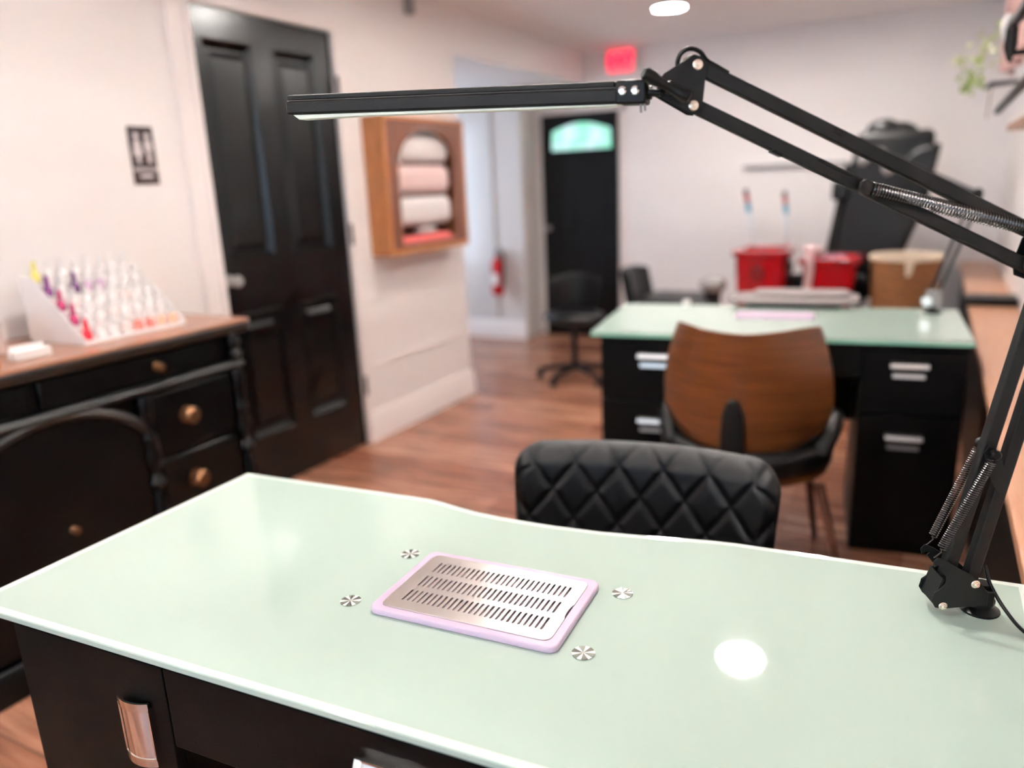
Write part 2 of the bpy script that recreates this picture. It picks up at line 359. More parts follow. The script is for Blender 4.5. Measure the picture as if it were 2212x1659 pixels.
# ceiling downlights
spots = [(-.66, 3.41), (-1.59, 5.21), (-1.72, 3.40), (-1.72, 1.60), (-.66, 1.60), (-1.72, -.4), (-.66, -.4), (-.55, 5.21)]
lab = ['ceiling downlight mirrored as a white disc in the near glass desk', 'round glowing ceiling downlight at the top edge of the view near the exit sign',
 'ceiling downlight over the floor beside the towel cabinet', 'ceiling downlight beside the near end of the panelled door', 'recessed ceiling downlight over the quilted chair', 'recessed ceiling downlight behind the camera on the dresser side',
 'recessed ceiling downlight behind the camera on the counter side', 'recessed ceiling downlight over the pedicure chair and red tub']
for (x, y), l in zip(spots, lab):
    t = thing('ceiling_light', l, 'ceiling light', (x, y, HC), group='recessed ceiling downlights')
    b = B(); b.lathe([(.098,0),(.118,0),(.118,-.004),(.112,-.009),(.100,-.010),(.098,-.004)], (0,0,0)); b.build('trim_ring', 'white', t)
    b = B(); b.lathe([(0,-.004),(.099,-.004),(.099,-.001),(0,-.001)], (0,0,0)); b.build('diffuser', 'lite', t)

# exit sign on the far wall, restroom sign on the left wall
t = thing('exit_sign', 'glowing red EXIT sign on the far wall just under the ceiling', 'sign', (-2.385, YF-.03, 2.345))
B().box((-.125, -.02, -.115), (.125, .028, .085)).build('housing', 'white', t, bev=.008)
B().box((-.115, -.024, -.105), (.115, -.0201, .075)).build('face', 'exitf', t, bev=.002)
def text(body, size, m, parent, loc, rot, name='lettering', ext=.001, bold=0.0):
    cu = bpy.data.curves.new(name, 'FONT'); cu.body = body; cu.size = size; cu.extrude = ext; cu.align_x = 'CENTER'; cu.align_y = 'CENTER'; cu.offset = bold
    tt = bpy.data.objects.new('t', cu); C.objects.link(tt); bpy.context.view_layer.update()
    me = bpy.data.meshes.new_from_object(tt.evaluated_get(bpy.context.evaluated_depsgraph_get())); bpy.data.objects.remove(tt)
    me.transform(Matrix.Translation(loc) @ rot.to_4x4()); o = bpy.data.objects.new(name, me); C.objects.link(o); o.parent = parent
    me.materials.clear(); me.materials.append(M[m]); return o
text('EXIT', .125, 'exitl', t, Vector((0, -.0255, -.012)), Matrix.Rotation(R(90), 3, 'X'), bold=.004)

t = thing('restroom_sign', 'small black sign with pale figures on the wall left of the panelled door', 'sign', (WL, 2.08, 1.562))
B().box((0, -.055, -.108), (.006, .055, .108)).build('sign_plate', 'signb', t, bev=.002)
b = B()
for s, yy in ((0, -.024), (1, .024)):
    b.cyl((.0055, yy, .073), (.0085, yy, .073), .011, n=16)
    if s: b.prism([(-.014,.058),(.014,.058),(.018,.02),(.008,.02),(.008,-.028),(-.008,-.028),(-.008,.02),(-.018,.02)], lambda u,v: (.0055, yy+u, v), lambda u,v: (.0085, yy+u, v))
    else: b.prism([(-.010,.058),(.010,.058),(.022,.0),(.007,.0),(.007,-.028),(-.007,-.028),(-.007,.0),(-.022,.0)], lambda u,v: (.0055, yy+u, v), lambda u,v: (.0085, yy+u, v))
b.build('figure_symbols', 'signw', t)
text('RESTROOM', .020, 'signw', t, Vector((.0065, 0, -.053)), Matrix.Rotation(R(90), 3, 'Z') @ Matrix.Rotation(R(90), 3, 'X'), bold=.0006)
B().box((.0055, -.028, -.083), (.0075, .028, -.071)).build('raised_strip', 'signw', t, bev=.001)
t = B().box((WL, 3.90, 2.34), (WL+.045, 3.96, 2.428)).build('wall_sensor', 'grey', bev=.01); tag(t, 'little grey sensor box under the ceiling above the towel cabinet', 'sensor')

# long counter along the right wall
t = thing('wall_counter', 'low counter with pale wood top and black front along the right wall', 'counter', (WR, 0, 0))
B().box((-.19, YB+.01, 0), (-.002, 6.515, .672)).build('front_panel', 'lam', t, bev=.002)
B().box((-.215, YB+.01, .672), (-.002, 6.515, .702)).build('worktop', 'oak', t, bev=.004)
o = B().box((.165, 4.44, .704), (.40, 4.62, .742)).build('black_tray', 'plast', bev=.008); tag(o, 'flat black tray lying across the wood counter behind the far desk', 'tray')

# ---------------------------------------------------------------- near glass-topped desk
a = math.atan2(.054, .918)
top = [(-1.371,.576),(-1.285,.581),(-.901,.603),(-.604,.621),(-.367,.635),(.183,.668),(.176,1.319),(-.216,1.290),(-.262,1.287),(-.303,1.281),(-.36,1.268),(-.416,1.255),(-.5,1.238),(-.59,1.227),(-.65,1.2235),(-.709,1.2225),(-.76,1.2245),(-.81,1.231),(-.855,1.2395),(-.889,1.243),(-.93,1.241),(-1.386,1.207)]
def inset(poly, d):
    n = len(poly); out = []
    for i in range(n):
        p, q, r = Vector(poly[i-1]), Vector(poly[i]), Vector(poly[(i+1)%n]); e1 = (q-p).normalized(); e2 = (r-q).normalized()
        n1 = Vector((-e1.y, e1.x)); n2 = Vector((-e2.y, e2.x)); m_ = (n1+n2).normalized(); out.append(tuple(q+m_*(d/max(.4, m_.dot(n1)))))
    return out
desk = thing('glass_desk', 'near nail desk with large pale mint glass top and slotted steel vent', 'desk', (-.6, .95, 0))
dx, dy = .6, -.95
def slab(poly, z0, z1): 
    b = B(); b.prism(poly, lambda u,v: (u+dx, v+dy, z0), lambda u,v: (u+dx, v+dy, z1)); return b
gt = slab(top, .7495, .76).build('glass_top', 'mint', desk, bev=.0015)
# bevelled border of the glass: ring of slightly paler glass around the edge
ins = inset(top, .013)
b = B(); n = len(top)
O1 = [b.bm.verts.new((u+dx, v+dy, .7602)) for u, v in inset(top, .0016)]; I1 = [b.bm.verts.new((u+dx, v+dy, .7606)) for u, v in ins]; 
I0 = [b.bm.verts.new((u+dx, v+dy, .7601)) for u, v in inset(top, .0135)]
for i in range(n):
    b.bm.faces.new((O1[i], O1[(i+1)%n], I1[(i+1)%n], I1[i])); b.bm.faces.new((I1[i], I1[(i+1)%n], I0[(i+1)%n], I0[i]))
b.build('glass_border', 'mintw', desk)
slab(inset(top, .03), .735, .7494).build('top_board', 'lam', desk)
def fl(x): return .581+.0585*(x+1.285)+.014       # front line of the cabinets
def rlbox(x0, x1, z0, z1, d0, d1, name, m, parent, bev=.0015):
    b = B(); b.prism([(x0, fl(x0)+d0), (x1, fl(x1)+d0), (x1-.0585*(d1-d0), fl(x1)+d1), (x0-.0585*(d1-d0), fl(x0)+d1)], lambda u,v: (u+dx, v+dy, z0), lambda u,v: (u+dx, v+dy, z1)); return b.build(name, m, parent, bev=bev)
rlbox(-1.281, -.945, .03, .735, .018, .52, 'pedestal', 'lam', desk)
rlbox(-.26, .155, .03, .735, .018, .52, 'pedestal', 'lam', desk)
rlbox(-.945, -.26, .60, .735, .018, .45, 'apron', 'lam', desk)
rlbox(-.945, -.26, .25, .735, .46, .478, 'modesty_panel', 'lam', desk)
dr = rlbox(-1.281, -.945, .04, .734, 0, .018, 'door', 'lam', desk); dc = rlbox(-.941, -.262, .60, .734, 0, .018, 'drawer', 'lam', desk)
d3 = rlbox(-.258, .155, .40, .734, 0, .018, 'drawer', 'lam', desk); d4 = rlbox(-.258, .155, .04, .396, 0, .018, 'drawer', 'lam', desk)
for x in (-1.25, -.98, -.22, .12):
    B().lathe([(.022,0),(.022,.012),(.014,.02),(.014,.03),(0,.03)], (x+dx, .68+dy, 0)).build('foot', 'plast', desk)
def pull(vert, cx, cz, y, parent, L=.092, Wd=.060, rz=a, m='chrome'):
    # broad bowed plate standing off the front on two end bands
    b = B(); N = 14
    def P(s, t_, off=0):
        q = (s-.5)*Wd; bow = .009*(1-(2*s-1)**2)+.006-off; l = (t_-.5)*L
        x, z = (q, l) if vert else (l, q)
        return (cx+x*math.cos(rz)+bow*math.sin(rz), y+x*math.sin(rz)-bow*math.cos(rz), cz+z)
    b.shell(N, 6, lambda s, t_: P(s, t_), lambda s, t_: P(s, t_, .0022)); plate = b.build('handle', m, parent)
    for lo, hi in ((0, .13), (.87, 1)):
        b = B(); b.shell(N, 2, lambda s, t_: P(s, lo+(hi-lo)*t_, -.0012), lambda s, t_: P(s, lo+(hi-lo)*t_, .0002)); b.build('end_band', 'nickel' if m == 'chrome' else m, plate)
    for s in (0.02, .98):
        b = B(); p0 = Vector(P(s, .1)); p1 = Vector(P(s, .9)); q = Vector((math.sin(rz)*-.0, math.cos(rz)*.006, 0)); b.bar(p0+q*.5, p1+q*.5, .008, .003, (0,1,0))
        b.build('standoff', m, plate)
    return plate
pull(True, -1.012+dx, .612, fl(-1.012)+dy, dr, L=.112, Wd=.066)
pull(False, -.553+dx, .664, fl(-.568)+dy, dc)
pull(False, -.05+dx, .60, fl(-.05)+dy, d3); pull(False, -.05+dx, .27, fl(-.05)+dy, d4)

# dust collector grille set in the desk top
g = thing('vent_grille', 'slotted steel vent grille in a lilac frame on the near glass desk', 'vent', (-.577, .938, .7602), R(3.4))
holed('frame', rrect(-.155, -.0985, .155, .0985, .013), [rrect(-.1435, -.0885, .1435, .0885, .013)], .0105, .0022, 'lilac', g, (0,0,0))
B().box((-.1445, -.0895, .0005), (.1445, .0895, .0045)).build('well_floor', 'filt', g)
holes = []
def slot(cx, cy, wd, ln, n=5):
    r = wd/2; pts = []
    for k in range(n+1): t = math.pi*k/n; pts.append((cx+r*math.cos(t), cy+ln/2-r+r*math.sin(t)))
    for k in range(n+1): t = math.pi+math.pi*k/n; pts.append((cx+r*math.cos(t), cy-ln/2+r+r*math.sin(t)))
    return pts
for ry in (-.047, .0, .047):
    for i in range(27): holes.append(slot(-.1185+i*.0091+.002, ry, .0043, .034))
outer = rrect(-.1425, -.0870, .1425, .0870, .014)
# finger notch on the right edge
o2 = []
for p in outer:
    o2.append(p)
    if p == outer[6]:
        for k in range(9): t = -math.pi/2-math.pi*k/8; o2.append((.1425+.0035*math.cos(t), -.005-.020*math.sin(t)*-1.0))
holed('steel_plate', o2, holes, .0022, .0004, 'steel', g, (0,0,.0096))

# four faceted round glass caps
caps = [(-.387,1.041),(-.381,.868),(-.776,.845),(-.781,1.017)]
cl = ['faceted round cap right of the grille, the farther of the right two', 'faceted round cap nearest the camera, off the near right grille corner', 'faceted round cap left of the grille, the nearer of the left two', 'faceted round cap just left of the far left grille corner']
for (x, y), l in zip(caps, cl):
    b = B(); r = .0165; N = 30; cc = b.bm.verts.new((0,0,.0016))
    ring = [b.bm.verts.new((r*math.cos(2*math.pi*i/N+.1), r*math.sin(2*math.pi*i/N+.1), .0010+(.0005 if i%2 else 0))) for i in range(N)]
    bot = [b.bm.verts.new((v.co.x, v.co.y, 0)) for v in ring]
    for i in range(N):
        f = b.bm.faces.new((cc, ring[i], ring[(i+1)%N])); f.material_index = 1 if (i*7+3)%5 in (0, 2) else 0  # white sectors paint in the bright reflections of the radial brushing
        b.bm.faces.new((ring[i], bot[i], bot[(i+1)%N], ring[(i+1)%N]))
    b.bm.faces.new(bot[::-1])
    o = b.build('round_cap', 'capd', smooth=False); o.data.materials.append(M['glint']); o.location = (x, y, .7602); tag(o, l, 'cap', 'round caps around the grille')

# ---------------------------------------------------------------- balanced-arm lamp on the near desk
LZ = .7602
lamp = thing('desk_lamp', 'black balanced-arm lamp with long slim head standing on the near mint glass desk', 'lamp', (.100, 1.205, LZ), math.atan2(.402, .916))
def L(u, z, off=0.0): return Vector((-u, off, z-LZ))
T = .0175
for off in (-.004,):
    B().lathe([(.026,0),(.026,.003),(.019,.007),(.0165,.009),(.0165,.014),(.0185,.016),(.0185,.019),(.011,.022),(.011,.045),(0,.045)], L(-.008, LZ, 0), (0,0,1)).build('swivel_post', 'plast', lamp)
plate = [(.0475,.7715),(.0565,.7735),(.0625,.784),(.0600,.797),(.0525,.803),(.0455,.812),(.0450,.822),(.0560,.836),(.0520,.8395),(.0570,.841),(.0630,.838),(.0655,.846),(.0600,.853),(.0480,.848),(.0300,.836),(.0120,.826),(-.0030,.812),(-.0105,.802),(-.0150,.797),(-.0150,.776),(.0000,.776)]
for off in (-.022, .020):
    b = B(); b.prism(plate, lambda u,v: L(u+.0100,v+.0040,off-.001), lambda u,v: L(u+.0100,v+.0040,off+.001)); b.build('side_plate', 'lampblk', lamp, bev=.0006)
B().bar(L(.0685, .783), L(.0575, .822), .040, .003).build('spacer_plate', 'lampblk', lamp)
B().box((-.004-.012, -.0205, .016), (.016, .0195, .040)).build('swivel_block', 'plast', lamp, bev=.002)
def bolt(u, z, off, m='nickel', r=.0062, hexr=.0042):
    b = B(); b.lathe([(r,0),(r,.0008),(r*.9,.0014),(hexr*1.05,.0016)], L(u,z,off), (0,-1,0), 28)
    o = b.build('bolt', m, lamp)
    b = B(); b.lathe([(hexr,0),(hexr,.003),(hexr*.8,.0036),(0,.0036)], L(u,z,off-.0014), (0,-1,0), 6); b.build('nut', m, o, smooth=False)
    b = B(); b.lathe([(hexr*.5,0),(hexr*.5,.0022),(hexr*.35,.0028),(0,.0028)], L(u,z,off-.0048), (0,-1,0), 16); b.build('pin', m, o)
    return o
bolt(.0565, .7805, -.0235); bolt(.0150, .8156, -.0235)
b = B(); b.cyl(L(.0565,.7805,.021), L(.0565,.7805,.030), .009, n=20); b.build('wing_knob', 'plast', lamp)
# lower arm: two square tubes
b = B(); b.bar(L(.0530,.782), L(-.0391,1.2697), .0175, T); b.build('lower_arm', 'lampblk', lamp, bev=.002)
A0, A1 = L(.0310, .830), L(-.0391, 1.2697)
b = B(); b.bar(L(.0135,.806), L(-.0653,1.2447), .0175, T); b.build('lower_arm', 'lampblk', lamp, bev=.002)
# spring brackets on the lower arm
b = B(); b.prism([(.0145,1.022),(.020,1.012),(.006,.970),(-.012,.940),(-.010,.985),(.000,1.014)], lambda u,v: L(u,v,-.016), lambda u,v: L(u,v,-.0145)); b.build('spring_bracket', 'lampblk', lamp)
def helix(name, p, q, cr_, wr, turns, m='spring'):
    p, q = Vector(p), Vector(q); d = (q-p); Ln = d.length; d.normalize(); u = d.orthogonal().normalized(); v = d.cross(u); pts = []; K = 12
    for i in range(int(turns*K)+1):
        t_ = i/(turns*K); an = 2*math.pi*i/K; pts.append(p+d*(Ln*t_)+(u*math.cos(an)+v*math.sin(an))*cr_)
    return B().tube(pts, wr, 5).build(name, m, lamp)
for (pa, pb, off) in (((.0125,1.003),(.0670,.8720),-.0255),((.0105,1.006),(.0600,.8700),.0180)):
    off2 = off+.002
    helix('spring', L(*pa, off2), L(*pb, off2), .0056, .0009, 44)
    b = B(); d = (L(*pb)-L(*pa)).normalized()
    e1 = L(*pb, off2); b.tube([e1, e1+d*.006+Vector((.003,0,0)), e1+d*.012, e1+d*.016+Vector((-.003,0,0))], .001, 6)
    e0 = L(*pa, off2); b.tube([e0, e0-d*.005+Vector((.003,0,0)), e0-d*.009], .001, 6); b.build('spring_hook', 'spring', lamp)
    u_, z_ = pa; b = B(); b.lathe([(.0062,0),(.0070,.002),(.0070,.008),(.005,.0105),(0,.0115)], L(u_-.004, z_+.008, off2+.006), (0,-1,0), 20); b.build('spring_peg', 'plast', lamp)
# elbow
el = [(-.005,1.252),(-.002,1.27),(-.010,1.30),(-.028,1.318),(-.050,1.312),(-.078,1.262),(-.078,1.235),(-.060,1.228),(-.035,1.24)]
for off in (-.014, .012):
    b = B(); b.prism(el, lambda u,v: L(u,v,off-.001), lambda u,v: L(u,v,off+.001)); b.build('elbow_plate', 'lampblk', lamp, bev=.0006)
for u, z in ((-.0391,1.2697),(-.0653,1.2447),(-.035,1.2979),(-.0083,1.2665)): bolt(u, z, -.0155)
# upper arm: two square tubes
b = B(); b.bar(L(.417,1.5323), L(-.035,1.2979), .017, T); b.build('upper_arm', 'lampblk', lamp, bev=.002)
b = B(); b.bar(L(.4209,1.4858), L(-.0183,1.2620), .017, T); b.build('upper_arm', 'lampblk', lamp, bev=.002)
for off in (-.0175,):
    helix('spring', L(.1960,1.3720,off), L(-.012,1.3130,off), .0078, .0010, 58)
    b = B(); b.lathe([(.0085,0),(.0095,.003),(.0095,.010),(.0075,.0125),(0,.013)], L(.2035,1.3745,off+.007), (0,-1,0), 24); b.build('spring_peg', 'plast', lamp)
    b = B(); b.tube([L(-.012,1.313,off), L(-.020,1.310,off), L(-.024,1.302,off)], .0012, 6); b.build('spring_hook', 'spring', lamp)
helix('spring', L(.1960,1.3720,.0175), L(-.012,1.3130,.0175), .0074, .0009, 50)
for u, z in ((.2450,1.4185),):
    b = B(); dirU = (L(-.035,1.2979)-L(.417,1.5323)).normalized()
    b.bar(L(u,z+.0285), L(u,z+.0285)+dirU*.014, .020, .006); b.build('cable_clip', 'plast', lamp, bev=.001)
b = B(); dirL = (L(-.0183,1.262)-L(.4209,1.4858)).normalized(); c0 = L(.262,1.4115); b.bar(c0, c0+dirL*.05, .020, .0045); b.build('cable_sleeve', 'plast', lamp, bev=.001)
b = B(); c0 = L(.32,1.4255); b.bar(c0, c0+dirL*.016, .020, .005); b.build('cable_clip', 'plast', lamp, bev=.001)
# head joint: two triangular plates with a wing nut
tri = [(.4215,1.5450),(.4110,1.5415),(.4050,1.5330),(.4100,1.4800),(.4180,1.4735),(.4260,1.4745),(.4680,1.5000),(.4590,1.5240)]
for off in (-.0125, .0125):
    b = B(); b.prism(tri, lambda u,v: L(u,v,off-.0008), lambda u,v: L(u,v,off+.0008)); b.build('head_plate', 'lampblk', lamp, bev=.0006)
bolt(.4165,1.5323,-.0135); bolt(.4209,1.4840,-.0135)
b = B(); b.lathe([(.012,0),(.0135,.004),(.0135,.010),(.010,.013),(0,.013)], L(.4205,1.5350,.013), (0,1,0), 20); b.build('back_knob', 'plast', lamp)
b = B()     # wing nut: two paddle wings crossing a hub
b.ball(L(.452,1.506,-.021), .0085, (1,.9,1), 16)
pts = [(.486,1.524,.006),(.482,1.5225,.0085),(.474,1.518,.0088),(.463,1.511,.0060),(.452,1.5055,.0055),(.441,1.499,.0070),(.433,1.4945,.0085),(.4285,1.492,.0060)]
b.tube([L(u,z,-.026-.006*abs(i-4)/4) for i,(u,z,_) in enumerate(pts)], [r for _,_,r in pts], 12)
b.build('wing_nut', 'plast', lamp)
# cable loop over the joint and the lamp cord down at the base
lp = [(.4385,1.528,.004),(.4395,1.538,.004),(.4365,1.5475,.003),(.4290,1.553,.002),(.4200,1.5530,.001),(.4110,1.5480,0),(.4030,1.5380,0),(.3900,1.5300,0),(.3760,1.5215,0)]
def smooth_pts(P, n=6):
    P = [Vector(p) for p in P]; out = []
    for i in range(len(P)-1):
        p0 = P[max(i-1,0)]; p1 = P[i]; p2 = P[i+1]; p3 = P[min(i+2,len(P)-1)]
        for k in range(n):
            t_ = k/n; out.append(.5*((2*p1)+(p2-p0)*t_+(2*p0-5*p1+4*p2-p3)*t_*t_+(3*p1-p0-3*p2+p3)*t_**3))
    return out+[P[-1]]
B().tube(smooth_pts([L(u,z,o_) for u,z,o_ in lp]), .0030, 10).build('cable', 'plast', lamp)
cord = [(-.0110,.8300,.006),(-.0130,.8120,-.004),(-.0165,.800,-.012),(-.0240,.782,-.030),(-.0330,.7670,-.060),(-.045,.7636,-.095),(-.062,.7634,-.13),(-.085,.7634,-.17),(-.11,.7634,-.22),(-.14,.7634,-.27)]
B().tube(smooth_pts([L(u,z,o_) for u,z,o_ in cord]), .0026, 10).build('power_cord', 'plast', lamp)
# the head: rotates away from the arm plane, so it is laid out in its own direction
inv = Matrix.Translation(lamp.location) @ Matrix.Rotation(math.atan2(.402,.916), 4, 'Z'); inv = inv.inverted()
HR = inv @ Vector((-.338, 1.010, 1.5035)); HL = inv @ Vector((-.872, .937, 1.5260))
hd = (HL-HR).normalized(); hs = Vector((0,0,1)).cross(hd).normalized(); hu = hd.cross(hs).normalized()
if hu.z < 0: hu = -hu
# hs points horizontally across the head, hu is up
if (hs.dot(Vector((0,-1,0)))) < 0: hs = -hs      # hs towards the camera side
HLn = (HL-HR).length
def H(t_, s_, h_): return HR+hd*t_+hs*s_+hu*h_
def hbox(t0, t1, s0, s1, h0, h1, name, m, parent, bev):
    b = B(); vs = [b.bm.verts.new(H(t_, s_, h_)) for t_ in (t0,t1) for s_ in (s0,s1) for h_ in (h0,h1)]
    for f in [(0,1,3,2),(4,6,7,5),(0,4,5,1),(2,3,7,6),(0,2,6,4),(1,5,7,3)]: b.bm.faces.new([vs[i] for i in f])
    return b.build(name, m, parent, bev=bev)
hh = .0135
head = hbox(.0, HLn, -.016, .016, -hh, .0062, 'lamp_head', 'lampblk', lamp, .0035)
hbox(.038, HLn-.003, -.0150, .0150, .0062, .0142, 'top_cover', 'lampblk', head, .002)
hbox(.036, HLn-.004, .0156, .01615, .0060, .00635, 'edge_line', 'grey', head, .0)
hbox(-.003, .037, -.0168, .0168, -hh-.0008, .0150, 'end_cap', 'plast', head, .003)
b = B(); 
for t_ in range(1): 
    vs = []
b.prism([(.02,-hh),(HLn-.01,-hh),(HLn-.02,-hh-.007),(HLn*.78,-hh-.0045),(.05,-hh-.0025)], lambda u,v: H(u,-.0115,v), lambda u,v: H(u,.0125,v)); b.build('led_cover', 'led', head, bev=.001)
for t_ in (.011, .0275):
    q = H(t_, .0168, .0020); b = B(); b.lathe([(.0058,0),(.0055,.0016),(.0038,.0032),(.0018,.0034),(.0017,.0010),(0,.0010)], q, hs, 24); b.build('screw', 'chrome', head)
b = B(); b.cyl(H(-.003,0,.0), H(-.007,0,.0), .0085, n=20); b.build('collar', 'plast', head)
b = B(); b.tube([H(-.004,.006,-.0005), H(-.02,.006,-.0015), H(-.030,.004,-.001), L(.462,1.508,-.004)], [.0052,.0046,.0044,.0040], 12); b.build('neck_joint', 'plast', head)
b = B(); b.cyl(H(.0,.008,-hh), H(-.001,.008,-hh-.009), .0016, n=8); b.cyl(H(.005,.008,-hh), H(.004,.008,-hh-.011), .0016, n=8); b.build('switch_pins', 'grey', head)

# ---------------------------------------------------------------- quilted chair behind the near desk
ch = thing('quilted_chair', 'black diamond-quilted leather chair pushed up behind the near glass desk', 'chair', (-.545, 1.50, 0), R(2.5))
def qmap(front):
    W2 = .315; H0, H1 = .46, .795
    def f(s, t_):
        x = (s*2-1)
        z = H0+(H1-H0)*t_
        # superellipse-ish rounded top corners
        wx = W2*(1-.06*(1-t_))
        ex = x
        X = ex*wx
        # pull the corner in
        r = .085
        zc = H1-r; xc = wx-r
        bow = .055*(x*x)
        Y = .12-bow-.05*(1-t_)
        q = 0
        if front:
            u = X/.105; v = (z-.02*abs(x))/.135
            d1 = abs(((u+v) % 1)-.5)*2; d2 = abs(((u-v) % 1)-.5)*2
            q = .010*min(1, (min(1-d1, 1-d2))*3.0)**.5
            ed = min(1, min((1-abs(x))*9, (1-t_)*7, 1)); q *= ed**.5; q -= .020*(1-ed)**2
        return X, Y-q, z
    def g(s, t_):
        X, Y, z = f(s, t_)
        H1_, r = .795, .07; W = W_ = .315*(1-.06*(1-t_))
        if z > H1_-r and abs(X) > W-r:
            dx_ = (abs(X)-(W-r))/r; dz_ = (z-(H1_-r))/r; m_ = max(dx_, dz_); l_ = math.hypot(dx_, dz_)
            if l_ > 0: k = m_/l_; X = math.copysign((W-r)+r*dx_*k, X); z = (H1_-r)+r*dz_*k
        z += .004*math.cos(X*5)-.004+.03*X
        return (X, Y if front else Y+.035, z)
    return g
b = B(); b.shell(150, 84, qmap(True), qmap(False)); b.build('backrest', 'leather', ch, ang=80)
def seat_pts(t_): return t_
b = B(); b.prism(rrect(-.26, -.36, .26, .08, .09), lambda u,v: (u,v,.40), lambda u,v: (u,v,.485)); b.build('seat', 'leather', ch, bev=.02, seg=3)
b = B(); b.prism(rrect(-.22, -.30, .22, .05, .05), lambda u,v: (u,v,.37), lambda u,v: (u,v,.40)); b.build('seat_base', 'plast', ch)
for s in (-1, 1):
    B().tube([(s*.26, .02, .45), (s*.28, .02, .56), (s*.285, -.06, .60), (s*.285, -.2, .60)], .012, 10).build('side_rail', 'plast', ch)
    for yy in (-.27, .03):
        B().cyl((s*.19, yy, .375), (s*.24, yy+(.05 if yy > 0 else -.04), 0), .015, .010, n=14).build('leg', 'plast', ch)

# ---------------------------------------------------------------- far glass desk
D2 = [(-1.157,2.775),(.160,2.940),(.120,3.601),(-1.263,3.462)]
d2r = math.atan2(.165, 1.317)
fd = thing('glass_desk', 'far nail desk with mint glass top and bright drawer pulls', 'desk', (-1.157, 2.775, 0), d2r)
def loc2(x, y):
    v = Vector((x+1.157, y-2.775)); c_, s_ = math.cos(-d2r), math.sin(-d2r); return (v.x*c_-v.y*s_, v.x*s_+v.y*c_)
P2 = [loc2(*p) for p in D2]
b = B(); b.prism(P2, lambda u,v: (u,v,.800), lambda u,v: (u,v,.809)); b.build('glass_edge', 'mintedge', fd, bev=.002)
b = B(); b.prism(inset(P2,.003), lambda u,v: (u,v,.809), lambda u,v: (u,v,.820)); b.build('glass_top', 'mint', fd, bev=.002)
B().box((.036,.018,.779),(1.318,.60,.800)).build('top_board', 'lam', fd)
for x0, x1 in ((.032,.34),(.984,1.318)):
    B().box((x0,.041,.0),(x1,.525,.779)).build('pedestal', 'lam', fd, bev=.002)
    for z0, z1, hz in ((.545,.774,.707),(.05,.538,.444)):
        o = B().box((x0+.004,.024,z0),(x1-.004,.041,z1)).build('drawer', 'lam', fd, bev=.002)
        cx = x1-.181 if x0 > .5 else x0+.213
        b = B()
        b.prism([(0,.027),(-.018,.024),(-.022,.011),(-.018,.007),(-.016,.018),(0,.022)], lambda u,v: (cx-.060, .024+u, hz+v), lambda u,v: (cx+.060, .024+u, hz+v))
        b.prism([(0,-.011),(-.011,-.013),(-.013,-.027),(0,-.029)], lambda u,v: (cx-.051, .024+u, hz+v), lambda u,v: (cx+.051, .024+u, hz+v))  # lower bar is the pull's reflection, built as a second metal bar
        b.build('handle', 'satin', o)
B().box((.34,.027,.675),(.984,.044,.779)).build('apron', 'lam', fd)
B().box((.34,.40,.40),(.984,.416,.779)).build('modesty_panel', 'lam', fd)

def on2(x, y, z=.8202): return (x, y, z)
t = thing('hand_cushion', 'mauve grey padded hand rest lying on the far glass desk', 'hand rest', on2(-.521, 3.60), R(5))
b = B(); b.prism(rrect(-.272, -.145, .272, .145, .08, 8), lambda u,v: (u*.97,v*.97,.018), lambda u,v: (u,v,.034)); b.build('pad', 'tray', t, bev=.012, seg=3)
b = B(); b.prism(rrect(-.20, -.11, .20, .11, .05, 6), lambda u,v: (u,v,0), lambda u,v: (u,v,.018)); b.build('base', 'plast', t)
b = B(); b.prism(rrect(-.18, -.045, .235, .135, .05, 6), lambda u,v: (u,v,.034), lambda u,v: (u*.98,v*.98,.052)); b.build('upper_pad', 'tray', t, bev=.008)
t = B().prism(rrect(-.154,-.068,.154,.068,.02), lambda u,v: (u,v,0), lambda u,v: (u,v,.010)).build('vent_cover', 'lilac', bev=.002); t.location = on2(-.544, 3.262); t.rotation_euler[2] = R(6); tag(t, 'flat lilac vent in the far glass desk in front of the hand rest', 'vent')
t = B().lathe([(.012,0),(.018,.004),(.018,.022),(.012,.03),(0,.032)]).build('white_knob', 'white'); t.location = on2(-.96, 3.443); tag(t, 'tiny white round pot at the back left of the far desk', 'pot')

# second lamp, on the far desk
l2 = thing('desk_lamp', 'thin dark balanced-arm lamp on the far glass desk beside the wicker basket', 'lamp', on2(.027, 3.498), R(-8))
B().lathe([(.035,0),(.035,.006),(.02,.012),(.016,.05),(0,.05)]).build('swivel_post', 'plast', l2)
B().box((-.027,-.018,.02),(.027,.018,.09)).build('side_plate', 'grey', l2, bev=.004)
for o_ in (-.012, .016):
    B().bar((o_-.005,0,.065),(o_+.108,.027,.453), .013, .012).build('lower_arm', 'lampblk', l2)
    B().bar((.108,.027,.457+o_*.6),(-.326,.027,.670+o_*.6), .012, .012).build('upper_arm', 'lampblk', l2)
B().ball((.112,.027,.462), .020, (1,.7,1)).build('elbow_joint', 'plast', l2)
b = B(); b.cyl((-.02,-.025,.05),(-.02,-.035,.05), .02, n=20); b.build('bolt', 'nickel', l2)

